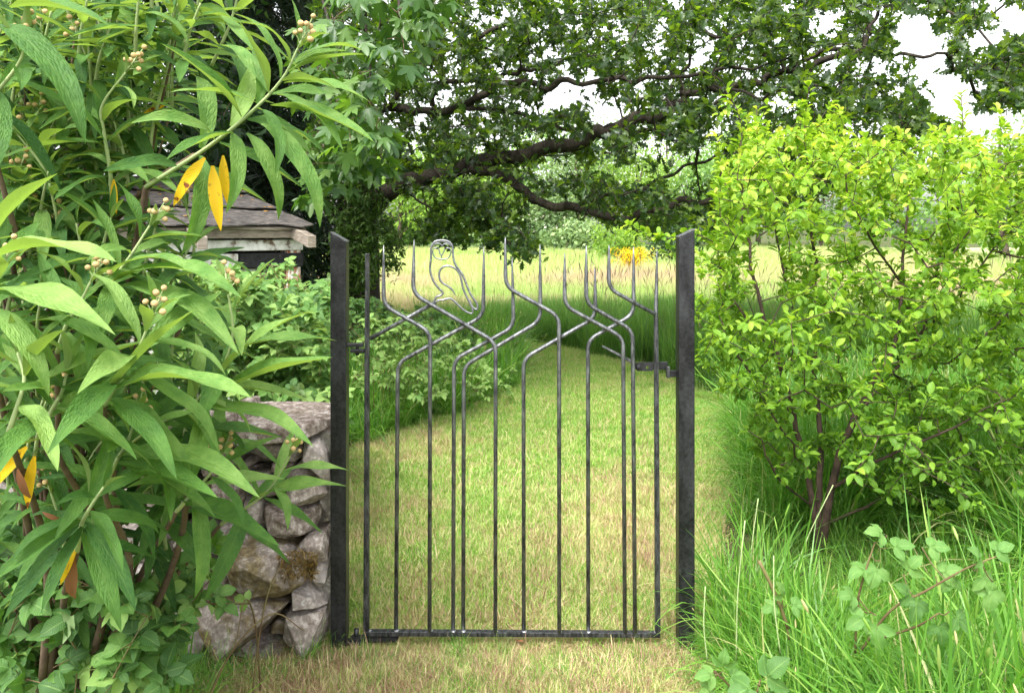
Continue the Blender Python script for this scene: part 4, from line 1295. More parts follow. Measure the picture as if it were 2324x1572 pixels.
keep &= (vnoise(px/60, py/45, 2)*0.65+vnoise(px/25, py/22, 6)*0.35 > np.interp(px, [700, 1100, 1700, 2323], [0.23, 0.27, 0.28, 0.34]))
# the leaves leave the big limbs bare
LIMB3 = [catmull([P(*q) for q in LIMBS[i][0]], 7) for i in (0, 1, 2)]
def bare(p, r, prob):
    x, y = proj(p); k = np.zeros(len(p), bool)
    for c in LIMB3:
        cx_, cy_ = proj(c)
        dd = np.hypot(x[:, None]-cx_, y[:, None]-cy_)
        j = np.argmin(dd, 1)
        k |= (dd.min(1) < r) & (p[:, 1] < c[j, 1]+0.05)
    return k & (rng.random(len(p)) < prob)
keep &= ~bare(att, 26, 0.6)
att = att[keep]
low = vol(90, [(985, 440), (1040, 430), (1110, 470), (1200, 540), (1212, 605), (1180, 580), (1100, 565), (1020, 545), (975, 560)], 5.9, 6.6)
low2 = vol(26, [(1330, 480), (1500, 500), (1600, 480), (1690, 530), (1500, 540), (1380, 515)], 5.6, 6.4)
low3 = vol(22, [(2170, 240), (2290, 60), (2330, 120), (2300, 245), (2220, 262)], 4.8, 5.4)
above = vol(620, OAK_TOP, 4.6, 8.5)
att = np.vstack([att, low, low2, low3, above])
NP, PAR, TIPS = grow(nodes, par, att, 0.3)
RAD = branch_radii(PAR, 0.0022, 2.2, 0.03)
n0 = len(nodes)
e = np.arange(n0, len(NP))
g = Geo(); edges_tubes(g, NP[PAR[e]], NP[e], np.minimum(RAD[PAR[e]], RAD[e]*1.6), RAD[e], 5)
tw = g.obj('twigs', M['oak_bark'], oak)
tw['kind'] = 'stuff'
def rosettes(NP, PAR, TIPS, k, spread_, size, up=0.5, back=0.08, flat=0.55):
    tip = NP[TIPS]; dirs = nrm(tip-NP[PAR[TIPS]])
    n = len(TIPS)
    pos = np.repeat(tip, k, 0); dr = np.repeat(dirs, k, 0)
    pos = pos-dr*(rng.random((n*k, 1))*back)
    d = nrm(dr+rng.normal(0, spread_, (n*k, 3)))
    nn = nrm(UPV*flat+rng.normal(0, 0.55, (n*k, 3)))
    sz = rng.uniform(*size, n*k)
    return pos, d, nn, sz
pos, d, nn, sz = rosettes(NP, PAR, TIPS, 10, 0.8, (0.046, 0.090), back=0.20)
kb = ~bare(pos, 13, 0.7)
pos, d, nn, sz = pos[kb], d[kb], nn[kb], sz[kb]
hi = np.clip(rng.beta(1.6, 1.9, len(pos)), 0, 1)
plant_leaves(oak, OAK_T, M['oak'], pos, d, nn, sz, hi, 300, rest='foliage')

# fine green climber hanging about the oak trunk
clim = thing('climbing_plant', (-1.25, 6.8, 0), 'fine leaved creeper hanging over the oak trunk behind the hinge post', 'climber')
att = np.vstack([vol(420, [(740, 470), (830, 420), (880, 470), (925, 560), (905, 620), (870, 600), (850, 640), (800, 660), (750, 640)], 6.4, 6.9),
                 vol(150, [(700, 300), (800, 320), (840, 430), (760, 480), (700, 470)], 6.5, 7.1)])
base = [np.array([-1.3, 6.82, z]) for z in np.linspace(0, 1.9, 14)]
NP, PAR, TIPS = grow(base, [-1]+list(range(13)), att, 0.2)
RAD = branch_radii(PAR, 0.0012, 2.2, 0.012)
e = np.arange(1, len(NP))
g = Geo(); edges_tubes(g, NP[PAR[e]], NP[e], RAD[PAR[e]], RAD[e], 4); g.obj('stems', M['bark'], clim)['kind'] = 'stuff'
CL_T = [leaf_tpl(lambda s: 0.14*math.sin(PI*s**0.8), 4, 1, 0.3, b) for b in (0.4, 0.9, 1.4)]
pos, d, nn, sz = rosettes(NP, PAR, TIPS, 9, 0.8, (0.035, 0.075), back=0.2)
d = nrm(d+[0, 0, -0.4])
plant_leaves(clim, CL_T, M['climber'], pos, d, nn, sz, rng.random(len(pos)), 120)

# sycamore bough hanging down nearer the camera
syc = thing('sycamore_tree', (-3.04, 5.6, 0), 'sycamore with drooping five lobed leaves and hanging green flower tassels above the gate', 'tree')
def palm(seed, cup):
    r = np.random.default_rng(seed)
    pts = [(0, 0.0)]
    lob = [(-100, 0.42, 16), (-52, 0.66, 20), (0, 0.80, 22), (52, 0.66, 20), (100, 0.42, 16)]
    ol = []
    for i, (a, L, w) in enumerate(lob):
        a0 = math.radians(a)
        for da, f in ((-w, 0.58), (-w*0.45, 0.80), (0, 1.0), (w*0.45, 0.80), (w, 0.58)):
            an = a0+math.radians(da); rr = L*f*(1+r.normal(0, 0.05))
            ol.append((math.sin(an)*rr, 0.28+math.cos(an)*rr))
        if i < 4:
            an = math.radians((a+lob[i+1][0])/2); ol.append((math.sin(an)*0.30, 0.28+math.cos(an)*0.30))
    V = [(0, 0.28, 0)]+[(x, y, -cup*(x*x*0.8+(y-0.28)**2*0.7)+0.05*math.sin(7*x+seed)*abs(x)) for x, y in ol]
    V += [(-0.012, -0.30, 0.05), (0.012, -0.30, 0.05), (0.0, 0.28, 0)]
    n = len(ol)
    T = [(0, i+2, i+1) for i in range(n-1)]+[(0, 1, n)]+[(n+1, n+2, n+3)]
    V = np.array(V, float)
    return V, np.array(T), V[:, 0]/0.6, np.clip(V[:, 1], 0, 1)
SY_T = [palm(i, c) for i, c in enumerate((0.15, 0.5, 0.9, 0.3))]
lm = [[(180, 700, 5.6), (190, 400, 5.6), (200, 100, 5.6), (260, -150, 5.5), (520, -330, 5.2), (780, -330, 4.7), (860, -190, 4.2), (900, -60, 3.9), (905, 60, 3.75)],
      [(860, -190, 4.2), (830, -60, 4.0), (830, 60, 3.9), (840, 150, 3.85), (835, 230, 3.8)],
      [(520, -330, 5.2), (690, -100, 5.0), (750, 60, 4.8), (800, 160, 4.6), (810, 260, 4.5)],
      [(860, -190, 4.2), (960, -120, 4.1), (1010, -40, 4.0)]]
nodes, par = [], []
g = Geo()
for i, c in enumerate(lm):
    p3 = catmull([P(*q) for q in c], 6)
    rr = np.linspace(0.10, 0.006, len(p3)) if i == 0 else np.linspace(0.012, 0.003, len(p3))
    if i == 0: rr = np.interp(np.linspace(0, 1, len(p3)), [0, 0.35, 0.5, 1], [0.13, 0.10, 0.03, 0.004])
    tube(g, p3, rr, 8)
    j = -1 if not nodes else int(np.argmin(np.linalg.norm(np.array(nodes)-p3[0], axis=1)))
    add_chain(p3, j)
p0 = P(180, 700, 5.6); tube(g, [np.array([p0[0], 5.6, -0.05]), p0], [0.15, 0.13], 8)
g.obj('trunk', M['oak_bark'], syc)
att = np.vstack([vol(52, [(760, -30), (1000, -30), (990, 60), (960, 110), (880, 180), (860, 300), (790, 340), (740, 260), (740, 60)], 3.6, 4.3),
                 vol(70, [(660, 20), (780, 20), (860, 200), (880, 380), (800, 420), (700, 440), (690, 200)], 4.3, 5.4),
                 vol(50, [(640, -500), (1300, -500), (1200, -80), (700, -80)], 3.6, 5.6)])
NP, PAR, TIPS = grow(nodes, par, att, 0.25)
RAD = branch_radii(PAR, 0.0018, 2.2, 0.02)
e = np.arange(len(nodes), len(NP))
g = Geo(); edges_tubes(g, NP[PAR[e]], NP[e], RAD[PAR[e]], RAD[e], 5); g.obj('twigs', M['brown_stem'], syc)['kind'] = 'stuff'
k = 5
tip = np.repeat(NP[TIPS], k, 0)
n = len(tip)
az = rng.random(n)*2*PI
rad_ = np.stack([np.cos(az), np.sin(az), np.zeros(n)], 1)
d = nrm(rad_*0.7+np.array([0, 0, -0.75])+rng.normal(0, 0.25, (n, 3)))
nn = nrm(rad_*0.75+np.array([0, -0.15, 0.6])+rng.normal(0, 0.25, (n, 3)))
sz = rng.uniform(0.075, 0.125, n)
pos = tip+rad_*0.03+d*0.03-np.array([0, 0, 0.01])
plant_leaves(syc, SY_T, M['sycamore'], pos, d, nn, sz, np.clip(rng.beta(2, 2, n), 0, 1), 220)
for sx, sy, dd in [(850, 60, 3.7), (863, 205, 3.7), (865, 235, 3.75), (775, 260, 3.9), (790, 130, 3.9), (985, 10, 3.9), (940, 190, 3.8), (828, 160, 3.8)]:
    g = Geo(); q = P(sx, sy, dd)
    L = rng.uniform(0.07, 0.12)
    ax = np.array([q, q+[0.004, 0, -L*0.5], q+[0.0, 0, -L]])
    tube(g, ax, 0.0009, 4)
    for u in range(22):
        t = rng.uniform(0.25, 1)
        c = q+[rng.normal(0, 0.006), rng.normal(0, 0.006), -L*t]
        box(g, c, (0.005, 0.005, 0.006), rz(rng.uniform(0, 3)), tint=rng.random())
    g.obj('flower_tassel', M['climber'], syc)

# dark evergreens filling the corner behind the shrub and the shed
def leaf_cloud(root, tpls, mat, pts, k, size, spread_, flat, tint, name='foliage', down=0.0):
    n = len(pts)
    pos = np.repeat(pts, k, 0)+rng.normal(0, spread_, (n*k, 3))
    d = nrm(rng.normal(0, 1, (n*k, 3))+np.array([0, 0, -down]))
    nn = nrm(UPV*flat+rng.normal(0, 0.6, (n*k, 3)))
    g = Geo(); scatter(g, tpls, pos, d, nn, rng.uniform(*size, n*k), np.clip(tint(n*k), 0, 1))
    o = g.obj(name, mat, root); o['kind'] = 'stuff'
    return o
SPRAY = [join_tpl([(leaf_tpl(lambda s: 0.05*math.sin(PI*(0.15+0.8*s)), 2, 1, 0.2, 0.3), rz(a), (0, y, 0)) for a, y in ((0, 0.4), (0.8, 0.0), (-0.8, 0.1), (0.9, 0.3), (-0.9, 0.35))]) for _ in range(2)]
yew = thing('yew_tree', (-2.6, 8.2, 0), 'very dark evergreen filling the shade behind the shed roof', 'tree')
g = Geo()
yb = catmull([(-2.6, 8.2, -0.05), (-2.55, 8.2, 1.5), (-2.6, 8.3, 4.5)], 6)
tube(g, yb, np.linspace(0.2, 0.08, len(yb)), 8); g.obj('trunk', M['oak_bark'], yew)
att = vol(700, [(430, -200), (720, -200), (740, 100), (720, 300), (770, 420), (760, 560), (740, 700), (380, 720), (420, 300)], 6.9, 9.2)
NP, PAR, TIPS = grow(list(yb), [-1]+list(range(len(yb)-1)), att, 0.3)
RAD = branch_radii(PAR, 0.003, 2.2, 0.05); e = np.arange(len(yb), len(NP))
g = Geo(); edges_tubes(g, NP[PAR[e]], NP[e], RAD[PAR[e]], RAD[e], 4); g.obj('branches', M['oak_bark'], yew)['kind'] = 'stuff'
leaf_cloud(yew, SPRAY, M['yew'], NP[TIPS], 9, (0.10, 0.26), 0.14, 0.5, lambda n: rng.random(n), down=0.5)

BROAD = [leaf_tpl(lambda s: 0.24*math.sin(PI*s**0.75)**0.9, 4, 1, 0.3, b, seed=i) for i, b in enumerate((0.2, 0.6, 1.0))]
laurel = thing('evergreen_hedge', (-3.2, 4.6, 0), 'tall dark hedge in the shade at the back of the leafy shrub', 'hedge')
att = vol(900, [(-250, -300), (520, -300), (560, 200), (480, 420), (420, 900), (-250, 1000)], lambda x, y, n: np.interp(x, [-250, 560], [3.4, 6.2])+rng.uniform(-0.5, 0.9, n), None)
st_ = [np.array([-3.2, 4.6, z]) for z in np.linspace(0, 2.5, 10)]
NP, PAR, TIPS = grow(st_, [-1]+list(range(9)), att, 0.3)
RAD = branch_radii(PAR, 0.003, 2.2, 0.04); e = np.arange(1, len(NP))
g = Geo(); edges_tubes(g, NP[PAR[e]], NP[e], RAD[PAR[e]], RAD[e], 4); g.obj('branches', M['bark'], laurel)['kind'] = 'stuff'
leaf_cloud(laurel, BROAD, M['hedge'], NP[TIPS], 16, (0.06, 0.13), 0.13, 0.6, lambda n: rng.beta(1.5, 2, n), down=0.5)

# ================================================================== far trees, hawthorns and the broom at the end of the meadow
FARL = [leaf_tpl(lambda s: 0.30*math.sin(PI*s**0.8), 2, 1, 0.3, b) for b in (0.2, 0.7)]
def far_tree(name, px, d, top_px, w_m, mat, label, cat='tree', n=2550, leaf=(0.16, 0.36), crown0=0.12, seed=0, group=None, bloss=0, lump=1.0, trunk_mat='bark', extra=None):
    rg = np.random.default_rng(seed)
    x = (px-CX)*d/F_PX
    H = CH+(HY-top_px)*d/F_PX
    root = thing(name, (x, d, 0), label, cat, group)
    g = Geo()
    tr_ = catmull([(x, d, -0.05), (x+rg.normal(0, 0.04*H), d, H*0.35), (x+rg.normal(0, 0.06*H), d, H*0.8)], 5)
    rt = max(0.02, 0.022*H)
    tube(g, tr_, np.linspace(rt, rt*0.3, len(tr_)), 7)
    # crown: several overlapping uneven lobes
    nl = int(7+5*lump)
    C, R = [], []
    for i in range(nl):
        h = rg.uniform(crown0+0.1, 0.92)*H
        k = math.sin(PI*min(0.97, max(0.08, (h/H-crown0*0.6)/(1.02-crown0*0.6))))**0.6
        a = rg.random()*2*PI; rr = w_m/2*k*rg.uniform(0.2, 0.75)
        C.append((x+rr*math.cos(a), d+rr*math.sin(a), h)); R.append(w_m/2*rg.uniform(0.32, 0.55)*(0.7+0.3*k))
    for c, r in zip(C, R):
        j = min(len(tr_)-1, int(len(tr_)*0.75*c[2]/H))
        mid = (tr_[j]+np.array(c))/2+[0, 0, -0.1*r]
        tube(g, catmull([tr_[j], mid, c], 3), np.linspace(rt*0.4, rt*0.1, 7), 4)
    g.obj('trunk', M[trunk_mat], root)
    C, R = np.array(C), np.array(R)
    pk = rg.choice(nl, n, p=(R**2)/np.sum(R**2))
    dirv = nrm(rg.normal(0, 1, (n, 3)))
    rad_ = R[pk]*(rg.random(n)**0.4)*(1+rg.normal(0, 0.1, n))
    pos = C[pk]+dirv*rad_[:, None]*np.array([1, 1, 0.85])
    pos[:, 2] = np.clip(pos[:, 2], 0.05, None)
    dd = nrm(rg.normal(0, 1, (n, 3))+[0, 0, -0.3])
    nn = nrm(dirv*0.5+UPV*0.6+rg.normal(0, 0.5, (n, 3)))
    sz = rg.uniform(*leaf, n)
    lobe_t = rg.uniform(0.15, 0.75, nl)
    g = Geo(); scatter(g, FARL, pos, dd, nn, sz, np.clip(lobe_t[pk]+rg.normal(0, 0.18, n), 0, 1), rg=rg)
    g.obj('crown', M[mat], root)['kind'] = 'stuff'
    if bloss:
        q = rg.choice(n, bloss, replace=False)
        p2 = C[pk[q]]+dirv[q]*(R[pk[q]]*rg.uniform(0.85, 1.08, bloss))[:, None]*np.array([1, 1, 0.85])
        g = Geo(); scatter(g, FARL, p2, dd[q], nn[q], rg.uniform(0.12, 0.24, bloss), rg.random(bloss), rg=rg)
        g.obj('blossom', M['blossom'], root)['kind'] = 'stuff'
    return root
GRP = 'trees along the far edge of the meadow'
far_tree('field_tree', 905, 44, 290, 7.5, 'far_lime', 'lime green round tree just right of the oak trunk at the meadow edge', n=4420, seed=1, group=GRP)
far_tree('field_tree', 1000, 50, 400, 6, 'far_green', 'mid green tree showing between the oak limb and the owl', n=3400, seed=2, group=GRP)
far_tree('field_tree', 1085, 46, 350, 7, 'far_lime', 'bright leafy tree behind the drooping oak twigs', n=4080, seed=3, group=GRP)
far_tree('young_tree', 1106, 34, 505, 2.2, 'far_grey', 'slender young tree with a pale bare trunk at the meadow edge', n=850, crown0=0.5, seed=4, leaf=(0.09, 0.18))
far_tree('hawthorn_tree', 1232, 45, 430, 5.5, 'far_grey', 'hawthorn heavy with white blossom at the meadow edge', n=3230, bloss=260, seed=5, crown0=0.05)
far_tree('dark_tree', 1205, 52, 430, 3.5, 'hedge', 'narrow dark tree behind the white hawthorn', n=2210, seed=6)
far_tree('field_tree', 1160, 54, 380, 5, 'far_green', 'pale green tree left of the white hawthorn', n=2890, seed=7, group=GRP)
far_tree('field_tree', 1330, 54, 270, 9, 'far_grey', 'tall greyish tree behind the low oak limb', n=3910, seed=8, group=GRP)
far_tree('far_shrub', 1300, 40, 515, 3.6, 'far_grey', 'low grey green thicket right of the white hawthorn', 'shrub', n=2210, seed=9, crown0=0.0)
far_tree('far_shrub', 1400, 30, 505, 2.6, 'far_lime', 'fresh lime green bush behind the yellow broom', 'shrub', n=2210, seed=10, crown0=0.0, leaf=(0.10, 0.20))
far_tree('field_tree', 1440, 50, 320, 7.5, 'far_lime', 'leafy lime tree over the yellow broom', n=3740, seed=11, group=GRP)
far_tree('field_tree', 1560, 46, 330, 7, 'far_green', 'mid green tree behind the latch post', n=3740, seed=12, group=GRP)
far_tree('field_tree', 1250, 62, 275, 12, 'far_green', 'tall distant tree rising behind the white hawthorn', n=4200, seed=31, group=GRP, leaf=(0.22, 0.45))
far_tree('field_tree', 1500, 66, 265, 13, 'far_lime', 'tallest pale tree at the back of the field, behind the broom', n=4200, seed=32, group=GRP, leaf=(0.22, 0.45))
far_tree('field_tree', 1030, 64, 300, 12, 'far_lime', 'tall lime tree far behind the drooping oak twigs', n=4200, seed=33, group=GRP, leaf=(0.22, 0.45))
far_tree('field_tree', 1720, 64, 275, 13, 'far_green', 'tall far tree above the left edge of the bright bush', n=4200, seed=34, group=GRP, leaf=(0.22, 0.45))
far_tree('field_tree', 1680, 48, 350, 8, 'far_green', 'broad tree hidden behind the left edge of the bright bush', n=3740, seed=13, group=GRP)
far_tree('far_shrub', 1530, 26, 520, 2.4, 'hedge', 'dark bush right of the yellow broom', 'shrub', n=1530, seed=14, crown0=0.0, leaf=(0.09, 0.18))
far_tree('field_tree', 2290, 24, 225, 4.6, 'far_grey', 'pale grey green tree at the top right behind the bright bush', n=6120, seed=15, group=GRP, leaf=(0.08, 0.17))
far_tree('field_tree', 2050, 40, 330, 8, 'far_green', 'tree seen through the middle of the bright bush', n=3400, seed=16, group=GRP)
far_tree('field_tree', 1860, 46, 340, 8, 'far_grey', 'greyish tree seen through the bright bush', n=3400, seed=17, group=GRP)
far_tree('field_tree', 2260, 30, 420, 5, 'far_green', 'low tree behind the right side of the bright bush', n=3060, seed=21, group=GRP)
far_tree('far_shrub', 1050, 44, 520, 5, 'far_grey', 'grey green bush on the far side of the meadow behind the owl', 'shrub', n=2210, seed=18, crown0=0.0)
far_tree('far_shrub', 935, 46, 510, 5, 'far_green', 'green bush at the far left end of the meadow', 'shrub', n=2380, seed=19, crown0=0.0)
far_tree('far_shrub', 1180, 48, 515, 4, 'far_green', 'dull green bush at the foot of the white hawthorn', 'shrub', n=2040, seed=20, crown0=0.0)
# broom
bx, bd = 1432, 21.0
bxw = (bx-CX)*bd/F_PX
broom = thing('broom_bush', (bxw, bd, 0), 'bright yellow flowering broom at the far end of the meadow', 'shrub')
rg = np.random.default_rng(5)
g = Geo(); gf = Geo()
for i in range(90):
    a = rg.random()*2*PI; ln = abs(rg.normal(0.35, 0.2)); h = rg.uniform(0.35, 0.72)
    tip = np.array([bxw+math.cos(a)*ln, bd+math.sin(a)*ln, h])
    p = catmull([(bxw, bd, 0), (bxw+math.cos(a)*ln*0.35, bd+math.sin(a)*ln*0.35, h*0.7), tip], 5)
    tube(g, p, 0.006, 3)
    m_ = 34
    q = p[rg.integers(3, len(p), m_)]+rg.normal(0, 0.045, (m_, 3))
    scatter(gf, FARL, q, rdir(m_, rg), rdir(m_, rg), rg.uniform(0.03, 0.065, m_), rg.random(m_), rg=rg)
g.obj('stems', M['climber'], broom)['kind'] = 'stuff'
gf.obj('flowers', M['broom'], broom)['kind'] = 'stuff'
# ================================================================== bright plum bush on the right
plum = thing('plum_bush', P(1858, 1262, 3.0)*[1, 1, 0], 'large bright yellow green bush growing in the long grass beside the latch post', 'bush')
PST = [
 [(1858, 1262, 3.0), (1845, 1150, 3.0), (1822, 1040, 2.98), (1800, 940, 2.95), (1760, 800, 2.9), (1720, 660, 2.9), (1690, 500, 2.95), (1680, 350, 2.98), (1655, 205, 3.0)],
 [(1858, 1262, 3.0), (1858, 1120, 3.02), (1862, 1000, 3.05), (1850, 850, 3.1), (1850, 700, 3.1), (1842, 540, 3.05), (1836, 380, 3.0), (1832, 190, 3.0)],
 [(1862, 1262, 3.0), (1885, 1110, 2.95), (1915, 1000, 2.9), (1960, 900, 2.85), (2020, 800, 2.85), (2050, 650, 2.9), (2062, 450, 2.95), (2040, 300, 3.0)],
 [(1915, 1000, 2.9), (1990, 880, 3.0), (2080, 770, 3.1), (2130, 600, 3.1), (2165, 400, 3.1), (2190, 210, 3.1)],
 [(1885, 1110, 2.95), (1980, 1050, 2.8), (2090, 1000, 2.7), (2200, 950, 2.65), (2330, 890, 2.6)],
 [(1870, 1190, 3.0), (1960, 1150, 3.05), (2060, 1110, 3.1), (2200, 1080, 3.1), (2330, 1060, 3.15)],
 [(1800, 940, 2.95), (1740, 880, 2.85), (1680, 820, 2.8), (1620, 760, 2.75), (1585, 740, 2.72)],
 [(1760, 800, 2.9), (1690, 720, 3.0), (1640, 620, 3.05), (1600, 540, 3.05), (1475, 545, 3.0)],
 [(2080, 770, 3.1), (2200, 640, 3.0), (2290, 500, 3.0), (2330, 400, 3.0)],
 [(1850, 850, 3.1), (1780, 640, 3.2), (1755, 480, 3.2), (1710, 240, 3.2)],
 [(2050, 650, 2.9), (1960, 520, 2.85), (1920, 400, 2.85), (1905, 320, 2.85)],
 [(1845, 1150, 3.0), (1760, 1080, 2.85), (1730, 1010, 2.8), (1700, 980, 2.78)],
]
nodes, par = [], []
g = Geo()
for i, c in enumerate(PST):
    p3 = catmull([P(*q) for q in c], 6)
    m_ = len(p3)
    p3 = p3+np.stack([vnoise(np.arange(m_)*0.5, i, 3)-0.5, vnoise(np.arange(m_)*0.5, i, 5)-0.5, 0*np.arange(m_)], 1)*0.035*np.linspace(0, 1, m_)[:, None]
    r0 = [0.014, 0.015, 0.017, 0.008, 0.007, 0.006, 0.006, 0.005, 0.005, 0.006, 0.005, 0.004][i]
    g = Geo(); tube(g, p3, np.linspace(r0, 0.0016, m_), 8); g.obj('stem', M['plum_bark'], plum)
    j = -1 if not nodes else int(np.argmin(np.linalg.norm(np.array(nodes)-p3[0], axis=1)))
    add_chain(p3, j)
PPOLY = [(1600, 500), (1660, 400), (1700, 300), (1860, 300), (1905, 330), (2000, 320), (2150, 290), (2230, 330), (2340, 330), (2480, 500), (2480, 1120), (2330, 1170), (2200, 1170), (2060, 1150), (1950, 1080), (1880, 1010), (1800, 1090), (1720, 1030), (1690, 930), (1620, 860), (1578, 760), (1590, 640)]
att = vol(1900, PPOLY, lambda x, y, n: 3.0+rng.normal(0, 0.34, n), None)
px, py = proj(att)
att = att[(vnoise(px/55, py/50, 8) > 0.3)]
whips = np.array([P(1640, 250, 3.0), P(1660, 330, 3.0), P(1715, 330, 3.2), P(1822, 250, 3.0), P(1850, 290, 3.0), P(1875, 250, 3.0), P(2180, 280, 3.1), P(2200, 330, 3.1), P(2060, 330, 2.95), P(2030, 300, 3.0), P(2330, 330, 3.0), P(1470, 535, 3.0), P(1500, 540, 3.0), P(1530, 570, 3.0), P(1560, 560, 3.0), P(1590, 600, 3.0), P(1440, 520, 3.0), P(1580, 700, 2.72), P(1600, 800, 2.75), P(2300, 1120, 3.0), P(2140, 1190, 2.9), P(2230, 1200, 2.9)])
tops = []
for _ in range(46):
    x_, d_ = rng.uniform(1620, 2420), 3.0+rng.normal(0, 0.25)
    y_ = np.interp(x_, [1620, 1700, 1850, 2000, 2190, 2420], [420, 320, 310, 330, 300, 350])+rng.uniform(0, 120)
    q_ = P(x_, y_, d_)
    for s_ in range(3): tops.append(q_+[rng.normal(0, 0.012), rng.normal(0, 0.012), 0.055*s_+rng.uniform(0, 0.02)])
att = np.vstack([att, whips, np.array(tops)])
NP, PAR, TIPS = grow(nodes, par, att, 0.25, jit=0.08)
RAD = branch_radii(PAR, 0.0011, 2.2, 0.01)
n0 = len(nodes); e = np.arange(n0, len(NP))
g = Geo(); edges_tubes(g, NP[PAR[e]], NP[e], np.minimum(RAD[PAR[e]], 1.5*RAD[e]), RAD[e], 5); g.obj('twigs', M['plum_bark'], plum)['kind'] = 'stuff'
PL_T = [leaf_tpl(lambda s: 0.265*math.sin(PI*min(1, s**0.95))**0.85 if s > 0.03 else 0.02, 6, 1, 0.45, b, 0.12, 0.16, seed=i) for i, b in enumerate((0.2, 0.7, 1.1, 0.4))]
def alternate(seg_a, seg_b, per, reach, size, erect, rg=None):
    """alternate leaves along twig segments a->b"""
    rg = rg or rng
    n = len(seg_a)
    t = rg.random((n, per))
    pos = (seg_a[:, None]*(1-t[..., None])+seg_b[:, None]*t[..., None]).reshape(-1, 3)
    ax = np.repeat(nrm(seg_b-seg_a), per, 0)
    r = rdir(n*per, rg); r = nrm(r-ax*np.sum(r*ax, -1, keepdims=True))
    d = nrm(ax*erect+r+UPV*0.15+rg.normal(0, 0.15, (n*per, 3)))
    nn = nrm(ax*0.4-r*0.2+UPV*1.3+rg.normal(0, 0.3, (n*per, 3)))
    return pos, d, nn, rg.uniform(*size, n*per), t.ravel()
a_, b_ = NP[PAR[TIPS]], NP[TIPS]
L = np.linalg.norm(b_-a_, axis=1, keepdims=True)
b2 = b_+nrm(b_-a_)*0.03
p1, d1, n1, s1, t1 = alternate(b_-nrm(b_-a_)*np.minimum(L, 0.16), b2, 16, 0, (0.019, 0.041), 0.75)
# leaves on the upper whips of the main stems
NN = np.array(nodes); pr = np.array(par)
lead = np.array([i for i in range(len(nodes)) if pr[i] >= 0 and NN[i][2] > 1.0])
p2, d2, n2, s2, t2 = alternate(NN[pr[lead]], NN[lead], 6, 0, (0.026, 0.048), 0.8)
pos = np.vstack([p1, p2]); d = np.vstack([d1, d2]); nn = np.vstack([n1, n2]); sz = np.concatenate([s1, s2])
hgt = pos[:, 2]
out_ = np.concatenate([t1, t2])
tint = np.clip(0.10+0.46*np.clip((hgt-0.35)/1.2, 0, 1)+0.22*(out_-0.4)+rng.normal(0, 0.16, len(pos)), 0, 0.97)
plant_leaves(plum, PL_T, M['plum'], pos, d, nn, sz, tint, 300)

# ================================================================== brambles
def blet(w, rows, fold, bend, serr, seed):
    def f(s):
        b = w*math.sin(PI*min(1, (s*0.96+0.02))**0.72)**1.05
        return b*(1+serr*(((s*rows) % 2) < 1 and 1 or -1)) if 0 < s < 1 else 0
    return leaf_tpl(f, rows, 1, fold, bend, 0.12, 0.0, seed=seed)
def trifoliate(rows, serr, seed):
    r = np.random.default_rng(seed)
    st = (np.array([(-0.012, -0.35, 0), (0.012, -0.35, 0), (0.008, 0.12, 0), (-0.008, 0.12, 0)]), np.array([(0, 1, 2), (0, 2, 3)]), np.full(4, 0.9), np.zeros(4))
    b = r.uniform(0.2, 0.7)
    return join_tpl([(st, np.eye(3), (0, 0, 0)), (blet(0.34, rows, 0.35, b, serr, seed), rx(-0.1), (0, 0.12, 0)),
                     (blet(0.31, rows, 0.35, b, serr, seed+1), rz(1.25) @ rx(-0.15) * 0.86, (-0.01, 0.0, 0)),
                     (blet(0.31, rows, 0.35, b, serr, seed+2), rz(-1.25) @ rx(-0.15) * 0.86, (0.01, 0.0, 0))])
BR_N = [trifoliate(12, 0.07, i*5) for i in range(4)]     # near: toothed edges
BR_F = [trifoliate(5, 0.0, i*5+50) for i in range(4)]
def bramble(label, base, canes, att, leaf, tpls, k=4, nobj=200, tint=(0.2, 0.9), name='bramble_bush', cat='bramble', group=None, canes_r=0.0028, face=None, seed=0):
    rg = np.random.default_rng(seed)
    root = thing(name, base, label, cat, group)
    nodes, par = [], []
    g = Geo()
    for c in canes:
        p3 = catmull(c, 6)
        tube(g, p3, np.linspace(canes_r, canes_r*0.4, len(p3)), 5)
        st = len(nodes)
        for q in range(len(p3)):
            nodes.append(p3[q]); par.append(-1 if q == 0 else len(nodes)-2)
    NP, PAR, TIPS = grow(nodes, par, att, 0.2, rg=rg)
    RAD = branch_radii(PAR, 0.0009, 2.3, canes_r*0.8); n0 = len(nodes); e = np.arange(n0, len(NP))
    edges_tubes(g, NP[PAR[e]], NP[e], RAD[PAR[e]], RAD[e], 4)
    g.obj('canes', M['red_twig'], root)
    tip = np.repeat(NP[TIPS], k, 0); ax = np.repeat(nrm(NP[TIPS]-NP[PAR[TIPS]]), k, 0)
    n = len(tip)
    pos = tip-ax*rg.uniform(0, 0.10, (n, 1))
    hz = rg.normal(0, 1, (n, 3)); hz[:, 2] = rg.normal(0.05, 0.3, n)
    d = nrm(ax*0.5+nrm(hz)*0.9)
    up = UPV if face is None else nrm(np.array(face))
    nn = nrm(up*1.0+rg.normal(0, 0.35, (n, 3)))
    sz = rg.uniform(*leaf, n)
    pos = pos+d*sz[:, None]*0.35
    plant_leaves(root, tpls, M['bramble'], pos, d, nn, sz, np.clip(rg.uniform(*tint, n)+rg.normal(0, 0.12, n), 0, 1), nobj, rg=rg)
    return root
